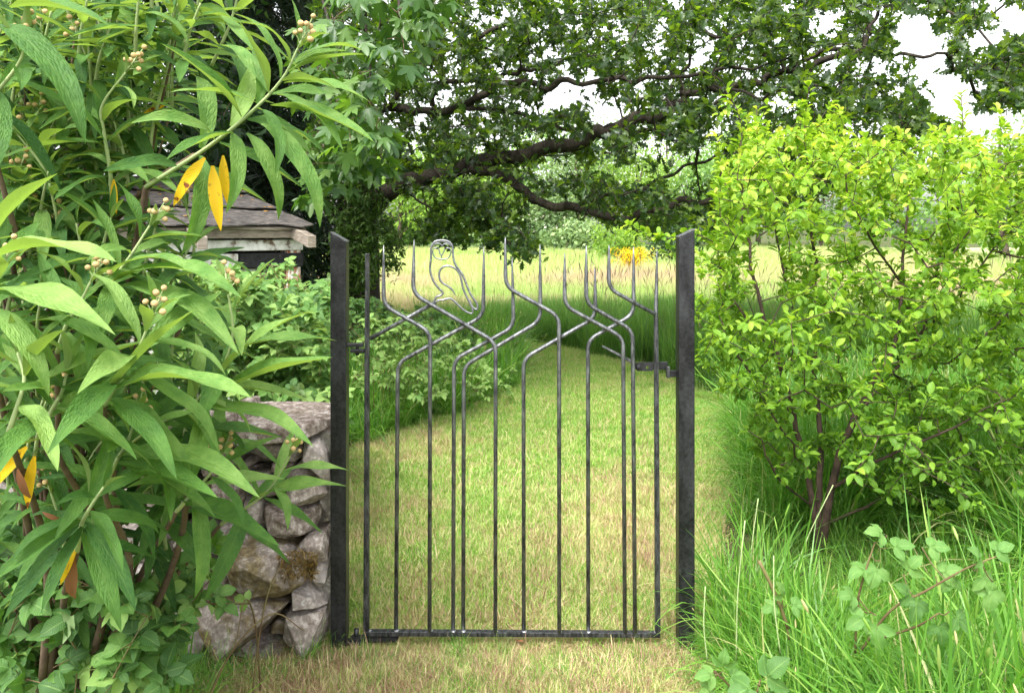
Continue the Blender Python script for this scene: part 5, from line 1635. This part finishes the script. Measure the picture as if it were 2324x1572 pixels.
def arch(x, y, z, n, spread_, h, rg):
    out = []
    for i in range(n):
        a = rg.random()*2*PI; s_ = rg.uniform(0.3, 1)*spread_
        b = np.array([x+rg.normal(0, spread_*0.3), y+rg.normal(0, spread_*0.2), 0.0])
        out.append([b, b+[math.cos(a)*s_*0.3, math.sin(a)*s_*0.3, h*0.7], b+[math.cos(a)*s_*0.7, math.sin(a)*s_*0.7, h], b+[math.cos(a)*s_, math.sin(a)*s_, h*0.85]])
    return out
rg = np.random.default_rng(21)
# thicket behind the wall, in front of the shed
att = vol(820, [(380, 640), (520, 600), (600, 665), (700, 665), (752, 620), (765, 800), (760, 930), (640, 940), (520, 900), (380, 800)], 2.75, 3.9, rg)
bramble('bramble thicket spilling over the back of the stone wall in front of the shed', (-1.1, 3.2, 0), arch(-1.1, 3.25, 0, 9, 0.6, 0.85, rg), att, (0.030, 0.052), BR_F, 5, 300, (0.3, 1.0), face=(0.15, -0.35, 1), seed=31)
att = vol(38, [(560, 610), (640, 590), (720, 650), (700, 700), (560, 690)], 3.6, 4.2, rg)
bramble('tall bramble sprays reaching up against the white shed boards', (-1.3, 3.8, 0), arch(-1.3, 3.85, 0, 4, 0.4, 1.0, rg), att, (0.03, 0.05), BR_F, 3, 120, (0.4, 1.0), face=(0.15, -0.35, 1), seed=32)
# verge beyond the gate
att = vol(130, [(800, 740), (900, 700), (1010, 750), (1120, 790), (1185, 850), (1160, 900), (1050, 920), (960, 930), (880, 880), (800, 900)], lambda x, y, n: np.interp(x, [790, 1190], [4.4, 5.6])+rng.uniform(-0.4, 0.5, n), None, rg)
bramble('low sprawling bramble on the left edge of the mown path behind the gate bars', (-0.7, 4.9, 0), arch(-0.75, 4.9, 0, 9, 0.6, 0.42, rg), att, (0.026, 0.050), BR_F, 5, 260, (0.75, 1.15), face=(0.2, -0.3, 1), seed=33)
att = vol(170, [(790, 660), (880, 690), (1000, 720), (1090, 740), (1100, 790), (1000, 800), (880, 780), (790, 800)], 5.8, 7.6, rg)
bramble('dark bramble and nettle growth at the foot of the oak trunk', (-1.0, 6.6, 0), arch(-0.9, 6.5, 0, 8, 0.9, 0.5, rg), att, (0.04, 0.065), BR_F, 7, 150, (0.1, 0.6), face=(0.2, -0.3, 1), seed=34)
# ivy-like growth at the left, against the wall end
att = vol(60, [(640, 900), (760, 880), (770, 960), (700, 930)], 2.7, 3.0, rg)
bramble('bramble leaves hanging over the top of the capping stone', (-0.72, 2.85, 0), arch(-0.75, 2.85, 0, 3, 0.25, 0.55, rg), att, (0.03, 0.05), BR_F, 5, 120, (0.3, 0.9), face=(0.1, -0.4, 1), seed=35)
# near, lower left
att = vol(180, [(-40, 1230), (200, 1230), (380, 1310), (440, 1390), (430, 1460), (380, 1560), (300, 1620), (-40, 1640)], 1.45, 2.05, rg)
bramble('leafy bramble in the shade at the foot of the large shrub, lower left corner', (-0.85, 1.8, 0), arch(-0.9, 1.8, 0, 6, 0.45, 0.35, rg), att, (0.030, 0.058), BR_N, 3, 300, (0.0, 0.75), face=(0.15, -0.7, 1), seed=36)
att = vol(20, [(330, 1300), (450, 1200), (500, 1230), (520, 1350), (470, 1450), (400, 1500)], 1.7, 2.05, rg)
bramble('bramble shoots creeping across the lowest stones of the wall', (-0.75, 2.05, 0), arch(-0.8, 2.0, 0, 3, 0.3, 0.35, rg), att, (0.032, 0.048), BR_N, 3, 90, (0.4, 0.9), face=(0.15, -0.7, 1), seed=37)
# right, in the long grass
def hand_bramble(label, base, canes, leaves, mat='bramble', seed=0):
    rg = np.random.default_rng(seed)
    root = thing('bramble_bush', base, label, 'bramble')
    g = Geo()
    for c in canes: 
        p3 = catmull([P(*q) for q in c], 6)
        tube(g, p3, np.linspace(0.003, 0.0015, len(p3)), 6)
    pos, d, nn, sz, tn = [], [], [], [], []
    for (x, y, dd, ang, s_, t_) in leaves:
        p = P(x, y, dd); a = math.radians(ang)
        dv = nrm(np.array([math.cos(a), -0.35, math.sin(a)]))
        pos.append(p); d.append(dv); sz.append(s_*0.70); tn.append(t_*0.76)
        nn.append(nrm(np.array([rg.normal(0, 0.25), -0.75, 0.9])))
        q = p-dv*s_*0.3
        cc = np.vstack([catmull([P(*z) for z in c], 6) for c in canes])
        j = np.argmin(np.linalg.norm(cc-q, axis=1))
        tube(g, catmull([cc[j], (cc[j]+q)/2-[0, 0, 0.006], q], 4), 0.0012, 4)
    g.obj('canes', M['red_twig'], root)
    plant_leaves(root, BR_N, M[mat], np.array(pos), np.array(d), np.array(nn), np.array(sz), np.array(tn), 300, rg=rg)
    return root
hand_bramble('young bramble with pale leaves arching out of the long grass at lower right', P(1950, 1500, 1.75)*[1, 1, 0],
   [[(1950, 1480, 1.75), (2020, 1385, 1.7), (2100, 1340, 1.66), (2190, 1290, 1.62), (2260, 1262, 1.6)], [(1940, 1480, 1.75), (1945, 1370, 1.72), (1965, 1290, 1.7), (1985, 1230, 1.7)], [(1990, 1450, 1.75), (2080, 1420, 1.7), (2130, 1390, 1.68)]],
   [(1960, 1400, 1.68, 200, .062, .75), (1990, 1420, 1.66, 265, .066, .8), (2080, 1365, 1.66, 250, .06, .45), (2060, 1350, 1.66, 130, .055, .5), (2000, 1210, 1.7, 160, .055, .85), (2030, 1240, 1.7, 20, .055, .85), (1960, 1290, 1.7, 190, .055, .9), (1990, 1290, 1.69, 240, .06, .8), (2110, 1240, 1.68, 10, .055, .8), (2140, 1300, 1.66, 30, .055, .85), (2160, 1310, 1.66, 220, .05, .7), (2230, 1310, 1.62, 300, .06, .85), (2250, 1340, 1.61, 250, .06, .85), (2260, 1250, 1.6, 40, .05, .95), (2170, 1400, 1.66, 320, .055, .6), (2060, 1290, 1.69, 60, .055, .8), (1935, 1350, 1.7, 170, .05, .7), (2130, 1420, 1.68, 280, .055, .6), (2225, 1265, 1.61, 130, .05, .9)], seed=3)
hand_bramble('small bright bramble sprig at the bottom edge beside the latch post', P(1640, 1600, 1.65)*[1, 1, 0],
   [[(1690, 1600, 1.65), (1650, 1550, 1.63), (1620, 1520, 1.62)]],
   [(1640, 1510, 1.6, 90, .05, .9), (1615, 1530, 1.6, 170, .05, .95), (1660, 1535, 1.6, 10, .05, .85), (1610, 1560, 1.6, 210, .04, .9)], seed=4)
hand_bramble('broad dull green bramble leaf at the bottom edge among the grass', P(1720, 1620, 1.5)*[1, 1, 0],
   [[(1700, 1640, 1.52), (1715, 1580, 1.5), (1725, 1540, 1.5)]],
   [(1740, 1535, 1.48, 60, .075, .45), (1700, 1560, 1.48, 190, .07, .55), (1725, 1580, 1.47, 280, .07, .3)], seed=5)
hand_bramble('bramble seedling with three upright leaves in the grass below the bright bush', P(1780, 1440, 1.9)*[1, 1, 0],
   [[(1790, 1450, 1.9), (1780, 1400, 1.9), (1772, 1370, 1.9)]],
   [(1775, 1350, 1.88, 100, .05, .8), (1755, 1375, 1.88, 190, .045, .7), (1800, 1372, 1.88, 10, .05, .7)], seed=6)
# a few dry and flowering stalks in the grass
g = Geo()
for (x0, y0, x1, y1, dd, r) in [(1670, 1500, 1690, 1180, 2.0, .0018), (1790, 1330, 1890, 1100, 2.3, .0016), (1770, 1480, 1755, 1260, 1.8, .0016), (1605, 1500, 1600, 1330, 1.95, .0018), (1700, 1380, 1720, 1130, 2.4, .0018)]:
    p = catmull([P(x0, y0, dd), P((x0+x1)/2-6, (y0+y1)/2, dd), P(x1, y1, dd)], 5)
    tube(g, p, r, 5)
o = g.obj('grass_stalks', M['green_stem']); o['kind'] = 'stuff'
g = Geo(); p = catmull([P(1788, 1425, 1.9), P(1760, 1350, 1.9), P(1722, 1272, 1.9)], 5); tube(g, p, [0.0045]*len(p), 6)
tag(g.obj('dead_stick', M['red_twig']), 'short reddish dead stick leaning in the long grass beside the bramble seedling', 'stick')
# ================================================================== the large shrub in front, on the left
def bud_w(s): return 0.108*math.sin(PI*min(1, max(0, s))**0.9)**0.85*(1-0.25*s) if 0.02 < s < 1 else (0.02 if s <= 0.02 else 0)
BL_T = [leaf_tpl(bud_w, 12, 2, f, b, w, 0.03, curlup=cu, seed=i) for i, (b, f, w, cu) in enumerate([(0.25, 0.45, 0.18, 0.1), (0.6, 0.4, 0.25, -0.1), (0.95, 0.5, 0.22, -0.15), (1.35, 0.4, 0.2, -0.1), (0.8, 0.3, 0.35, 0.15), (0.45, 0.6, 0.12, 0.0)])]
shrub = thing('leafy_shrub', (-1.0, 1.75, 0), 'big shrub with long wrinkled drooping leaves and round tan flower buds filling the left side', 'shrub')
LP, LD, LN, LS, LT = [], [], [], [], []
BASE = np.array([-1.0, 1.75, 0.0])
ico = None
def ico_mesh():
    bm = bmesh.new(); bmesh.ops.create_icosphere(bm, subdivisions=2, radius=1)
    v = np.array([q.co for q in bm.verts]); f = np.array([[q.index for q in p.verts] for p in bm.faces]); bm.free()
    return v*(1+np.random.default_rng(1).normal(0, 0.04, (len(v), 1))), f
ICO = ico_mesh()
gb = Geo(); gb.add(ICO[0], ICO[1]); BUD_ME = gb.mesh('bud'); BUD_ME.materials.append(M['bud'])
def shoot(px, Lmax=0.15, nodes_n=8, buds=0, rot0=None, wood=True, tip_open=0.25, tmean=0.55, rg=rng, droop=0.0, first=0.12, wr=0.007):
    p = catmull([P(*q) for q in px], 10)
    seg = np.concatenate([[0], np.cumsum(np.linalg.norm(np.diff(p, axis=0), axis=1))])
    Ltot = seg[-1]
    def at(u):
        q = np.array([np.interp(u*Ltot, seg, p[:, i]) for i in range(3)])
        q2 = np.array([np.interp(min(1, u+0.03)*Ltot, seg, p[:, i]) for i in range(3)])
        q1 = np.array([np.interp(max(0, u-0.03)*Ltot, seg, p[:, i]) for i in range(3)])
        return q, nrm(q2-q1)
    rr = np.linspace(0.0042, 0.0018, len(p))
    g_ = Geo(); tube(g_, p, rr, 7); g_.obj('shoot', M['green_stem'], shrub)
    phi = rg.uniform(0, PI) if rot0 is None else rot0
    for i in range(nodes_n):
        u = first+(1-first)*(i/(nodes_n-1))**0.85
        q, t = at(u)
        a = np.array([0, 1.0, 0]) if abs(t[1]) < 0.8 else np.array([0, 0, 1.0])
        e1 = nrm(np.cross(t, a)); e2 = np.cross(t, e1)
        age = 1-u                     # 1 at the base
        ln = (1.30 if tmean > 0.5 else 1.2)*Lmax*np.interp(u, [0, 0.25, 0.6, 0.85, 1.0], [0.85, 1.0, 0.95, 0.66, 0.38])
        op = np.interp(u, [0, 0.5, 0.9, 1.0], [1.45, 1.1, 0.7, tip_open])
        for sgn in (0, PI):
            an = phi+sgn+rg.normal(0, 0.15)
            r = math.cos(an)*e1+math.sin(an)*e2
            o_ = op+rg.normal(0, 0.12)
            d = math.cos(o_)*t+math.sin(o_)*r
            d = nrm(d-np.array([0, 0, droop*age]))
            nn = t*math.sin(o_)-r*math.cos(o_)
            nn = nrm(nn+np.array([0, -0.10, 0.75])*(0.3+0.7*age))
            LP.append(q+r*0.002); LD.append(d); LN.append(nn); LS.append(ln*rg.uniform(0.85, 1.12))
            LT.append(np.clip(tmean+0.35*(u-0.5)+rg.normal(0, 0.14), 0, 1))
        phi += PI/2+rg.normal(0, 0.1)
    if buds:
        q, t = at(1.0)
        root = Geo()
        pts = []
        ax_l = 0.03+0.004*buds*0.5
        for b in range(buds):
            f = (b//2+1)/(buds//2+1) if b < buds-1 else 1.0
            an = b*PI+ (b//2)*PI/2+rg.normal(0, 0.3)
            a = np.array([0, 1.0, 0]); e1 = nrm(np.cross(t, a)); e2 = np.cross(t, e1)
            r = math.cos(an)*e1+math.sin(an)*e2
            c0 = q+t*ax_l*f*0.75
            c1 = c0+(r*0.016*(1.25-f)+t*0.014)*rg.uniform(0.8, 1.2) if b < buds-1 else q+t*(ax_l+0.01)
            tube(root, catmull([c0, (c0+c1)/2+t*0.001, c1], 3), 0.0011, 5)
            pts.append(c1)
        tube(root, [q-t*0.005, q+t*ax_l*0.8], [0.0019, 0.0013], 6)
        cl = root.obj('flower_cluster', M['green_stem'], shrub)
        for c in pts:
            s_ = rg.uniform(0.0042, 0.0056)
            link('bud', BUD_ME, M['bud'], cl, Matrix.Translation(Vector([float(v) for v in c])) @ Matrix.Diagonal((s_, s_, s_, 1)))
    if wood:
        b = P(*px[0])
        mid = (BASE+b)/2+np.array([rg.normal(0, 0.05), 0.05, 0.1])
        g_ = Geo(); tube(g_, catmull([BASE+rg.normal(0, 0.03, 3)*[1, 1, 0], mid, b], 8), np.linspace(wr*1.4, wr*0.6, 17), 7); g_.obj('stem', M['brown_stem'], shrub)

r2 = np.random.default_rng(77)
# shoots one can tell apart, base first
shoot([(330, 425, 1.42), (470, 335, 1.38), (570, 255, 1.34), (640, 180, 1.32), (676, 110, 1.31)], 0.150, 10, 9, 1.2, tip_open=0.35, rg=r2, droop=0.25, first=0.2)
shoot([(335, 420, 1.6), (345, 300, 1.6), (372, 180, 1.58), (400, 70, 1.55), (425, -60, 1.52)], 0.15, 9, 0, 0.4, rg=r2, droop=0.3, first=0.45)
shoot([(255, 470, 1.5), (250, 390, 1.47), (236, 300, 1.45), (232, 240, 1.44), (285, 165, 1.43)], 0.125, 7, 9, 0.8, rg=r2, droop=0.2)
shoot([(215, 720, 1.35), (255, 640, 1.33), (300, 575, 1.32), (340, 512, 1.31)], 0.115, 6, 6, 0.2, rg=r2, droop=0.1)
shoot([(-30, 760, 1.25), (-20, 680, 1.25), (5, 610, 1.25)], 0.15, 5, 7, 0.2, rg=r2, droop=0.2)
shoot([(130, 800, 1.3), (150, 740, 1.28), (180, 690, 1.27), (205, 640, 1.27)], 0.14, 6, 7, 1.0, rg=r2, droop=0.15)
shoot([(235, 920, 1.22), (270, 860, 1.2), (310, 800, 1.19), (342, 725, 1.18)], 0.150, 7, 7, 0.3, rg=r2, droop=0.15)
shoot([(430, 1010, 1.42), (465, 930, 1.4), (500, 850, 1.38), (528, 760, 1.37), (518, 668, 1.36)], 0.145, 8, 8, 0.5, rg=r2, droop=0.2)
shoot([(235, 1110, 1.32), (262, 1050, 1.3), (290, 1000, 1.29), (304, 955, 1.29)], 0.14, 6, 7, 0.1, rg=r2, droop=0.25)
shoot([(400, 1160, 1.5), (445, 1110, 1.48), (480, 1070, 1.47), (498, 1035, 1.46)], 0.14, 6, 8, 0.7, rg=r2, droop=0.25)
shoot([(500, 1190, 1.75), (560, 1150, 1.72), (615, 1105, 1.7), (655, 1035, 1.68)], 0.145, 6, 7, 0.3, rg=r2, droop=0.25)
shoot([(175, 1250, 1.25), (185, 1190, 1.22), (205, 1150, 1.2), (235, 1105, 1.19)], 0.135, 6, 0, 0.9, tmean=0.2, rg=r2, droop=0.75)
shoot([(-40, 250, 1.35), (10, 190, 1.33), (45, 140, 1.32), (55, 100, 1.32)], 0.16, 6, 7, 0.5, tmean=0.3, rg=r2, droop=0.35)
shoot([(60, 400, 1.6), (75, 330, 1.58), (85, 270, 1.57)], 0.13, 5, 6, 0.5, tmean=0.3, rg=r2, droop=0.3)
shoot([(10, 480, 1.5), (30, 430, 1.48), (40, 400, 1.48)], 0.13, 5, 6, 0.5, tmean=0.3, rg=r2, droop=0.3)
shoot([(420, 720, 1.6), (435, 620, 1.58), (440, 540, 1.57), (425, 480, 1.57)], 0.11, 6, 6, 0.1, rg=r2, droop=0.1)
shoot([(300, 1000, 1.4), (360, 960, 1.38), (420, 930, 1.37), (470, 880, 1.37)], 0.14, 6, 0, 0.9, rg=r2, droop=0.25)
shoot([(120, 1010, 1.2), (110, 950, 1.2), (140, 890, 1.19), (150, 850, 1.19)], 0.15, 6, 0, 0.3, rg=r2, droop=0.2)
shoot([(20, 980, 1.15), (40, 920, 1.15), (55, 860, 1.15), (40, 800, 1.15)], 0.15, 6, 0, 0.8, rg=r2, droop=0.2)
shoot([(150, 80, 1.7), (200, 20, 1.68), (230, -40, 1.66)], 0.16, 6, 0, 0.8, tmean=0.4, rg=r2, droop=0.3)
shoot([(480, 150, 1.75), (520, 60, 1.72), (545, -30, 1.7)], 0.15, 6, 0, 0.8, tmean=0.5, rg=r2, droop=0.3, wood=False)
# shaded shoots filling the body of the shrub
FILL = [(-40, -40), (460, -40), (440, 150), (330, 330), (330, 560), (440, 700), (470, 900), (440, 1080), (380, 1230), (160, 1290), (-40, 1290)]
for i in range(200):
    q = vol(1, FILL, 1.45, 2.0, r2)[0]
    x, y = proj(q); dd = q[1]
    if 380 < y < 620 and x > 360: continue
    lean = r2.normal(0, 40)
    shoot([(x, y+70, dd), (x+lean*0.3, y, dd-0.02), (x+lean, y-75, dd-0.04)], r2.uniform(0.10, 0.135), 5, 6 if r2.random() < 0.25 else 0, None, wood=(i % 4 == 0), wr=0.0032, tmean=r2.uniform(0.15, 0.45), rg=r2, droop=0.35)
# the old brown leader
for pts_, r_ in (([(320, 520, 1.65), (335, 400, 1.62), (350, 290, 1.61), (378, 170, 1.59), (398, 80, 1.57)], (0.0075, 0.0045)), ([(180, 560, 1.7), (260, 500, 1.65), (340, 420, 1.5), (440, 352, 1.42)], (0.008, 0.0045))):
    p = catmull([P(*q) for q in pts_], 8)
    g = Geo(); tube(g, p, np.linspace(*r_, len(p)), 8)
    g.obj('old_stem', M['brown_stem'], shrub)
def leaf_to(bx, by, tx, ty, d0, d1, t_=0.6, under=0.0):
    """one long arching leaf from a stem towards its drooping tip"""
    a, b = P(bx, by, d0), P(tx, ty, d1)
    L = np.linalg.norm(b-a)*1.10
    ch = nrm(b-a)
    side = nrm(np.array([0, -0.25+under, 1.0])-ch*np.dot([0, -0.25+under, 1.0], ch))
    LP.append(a); LD.append(nrm(ch+side*0.42)); LN.append(side); LS.append(L); LT.append(t_)
for q in [(640, 190, 815, 250, 1.33, 1.28), (625, 215, 770, 320, 1.33, 1.27), (610, 240, 812, 362, 1.34, 1.27), (590, 260, 700, 380, 1.34, 1.36), (585, 280, 752, 462, 1.34, 1.28), (555, 300, 655, 468, 1.36, 1.33), (650, 165, 815, 158, 1.32, 1.36), (668, 140, 812, 108, 1.31, 1.38), (530, 300, 412, 410, 1.36, 1.25, 0.3), (585, 235, 405, 232, 1.35, 1.28), (610, 215, 505, 100, 1.34, 1.40, 0.7),
          (-40, 560, 150, 492, 1.2, 1.12, 0.85), (-50, 610, 235, 600, 1.16, 1.08, 0.9), (-40, 660, 230, 790, 1.15, 1.06, 0.85), (-30, 700, 120, 850, 1.15, 1.1, 0.7), (240, 900, 470, 790, 1.2, 1.16, 0.75), (245, 890, 540, 905, 1.2, 1.12, 0.7), (250, 905, 390, 1060, 1.2, 1.12, 0.45), (240, 640, 420, 560, 1.32, 1.24, 0.7), (260, 640, 520, 650, 1.32, 1.2, 0.6), (270, 650, 520, 770, 1.33, 1.22, 0.5), (470, 900, 745, 905, 1.39, 1.32, 0.65), (485, 870, 710, 745, 1.38, 1.34, 0.75), (455, 930, 690, 990, 1.4, 1.32, 0.55), (260, 1040, 560, 1100, 1.3, 1.2, 0.6), (262, 1050, 470, 1200, 1.3, 1.2, 0.45), (400, 1130, 600, 1290, 1.5, 1.42, 0.4), (560, 1140, 770, 1130, 1.72, 1.66, 0.7), (420, 20, 560, 110, 1.55, 1.46, 0.5), (415, 10, 620, 20, 1.55, 1.45, 0.7), (400, 60, 250, 130, 1.55, 1.45, 0.35), (250, 400, 140, 465, 1.46, 1.36, 0.35), (245, 395, 400, 430, 1.46, 1.4, 0.5), (-20, 60, 205, 230, 1.32, 1.22, 0.25), (20, 20, 220, 110, 1.32, 1.25, 0.45), (185, 1190, 60, 1330, 1.22, 1.14, 0.1), (190, 1190, 130, 1380, 1.22, 1.16, 0.2), (195, 1190, 300, 1360, 1.22, 1.15, 0.15), (190, 1180, 30, 1230, 1.22, 1.12, 0.15)]:
    leaf_to(*q)
plant_leaves(shrub, BL_T, M['buddleja'], np.array(LP), np.array(LD), np.array(LN), np.array(LS), np.array(LT), 300, rg=r2)
# withered leaves hanging below
def hang(mat, lab, px, py, d, ang, ln, tpl):
    p = P(px, py, d); a = math.radians(ang)
    dv = np.array([[math.cos(a), -0.1, math.sin(a)]]); nv = np.array([[0.15, -1.0, 0.25]])
    X, Y, Z = orient(nrm(dv), nrm(nv))
    V, T, A, L = BL_T[tpl]
    g = Geo(); g.add(V*[1.1, 1, 1], T, None, tint=np.full(len(V), 0.5), across=A, along=L)
    me = g.mesh('withered_leaf'); me.materials.append(M[mat])
    Mx = Matrix(((X[0, 0]*ln, Y[0, 0]*ln, Z[0, 0]*ln, p[0]), (X[0, 1]*ln, Y[0, 1]*ln, Z[0, 1]*ln, p[1]), (X[0, 2]*ln, Y[0, 2]*ln, Z[0, 2]*ln, p[2]), (0, 0, 0, 1)))
    o = link('withered_leaf', me, M[mat], shrub, Mx); o['label'] = lab
YL = 'withered yellow leaf'
hang('yellow_leaf', YL, 468, 355, 1.33, 232, 0.105, 1)
hang('yellow_leaf', YL, 482, 372, 1.32, 278, 0.110, 0)
hang('yellow_leaf', YL, 506, 350, 1.36, 275, 0.085, 5)
hang('yellow_leaf', YL, 258, 405, 1.47, 275, 0.065, 0)
hang('yellow_leaf', YL, 375, 240, 1.6, 200, 0.05, 0)
hang('yellow_leaf', YL, 65, 1010, 1.22, 225, 0.11, 1)
hang('yellow_leaf', YL, 80, 1030, 1.24, 262, 0.085, 0)
hang('yellow_leaf', YL, 10, 1000, 1.2, 180, 0.05, 0)
hang('yellow_leaf', YL, 180, 1210, 1.25, 250, 0.085, 0)
hang('yellow_leaf', YL, 372, 930, 1.6, 265, 0.05, 0)
hang('yellow_leaf', YL, 205, 1190, 1.28, 300, 0.05, 0)
hang('brown_leaf', 'dead brown curled leaf', 170, 1255, 1.25, 262, 0.095, 2)
hang('brown_leaf', 'dead brown curled leaf', 95, 1160, 1.23, 330, 0.035, 3)
hang('brown_leaf', 'dead brown curled leaf', 40, 1060, 1.22, 285, 0.06, 2)
hang('brown_leaf', 'dead brown curled leaf', 300, 1225, 1.5, 250, 0.04, 3)
# ------------------------------------------------------------------ leaf litter on the turf
for (x, y, lab, c) in [(1188, 2460/SC, 'pale dead leaf lying on the turf below the gate', 0), (1920/SC, 1530/SC, 'small pinkish dead leaf on the path behind the gate', 1)]:
    xx, yy = G(x, y) if y > 1000 else G(x, y)
    V, T, A, L = BL_T[1]
    g = Geo(); g.add(V*[2.2, 1, 1], T, None, tint=np.full(len(V), 0.8), across=A, along=L)
    me = g.mesh('dead_leaf')
    o = link('dead_leaf', me, M['brown_leaf'], None, Matrix.Translation((xx, yy, 0.03)) @ Matrix.Rotation(1.2+c, 4, 'Z') @ Matrix.Scale(0.03, 4))
    tag(o, lab, 'leaf')
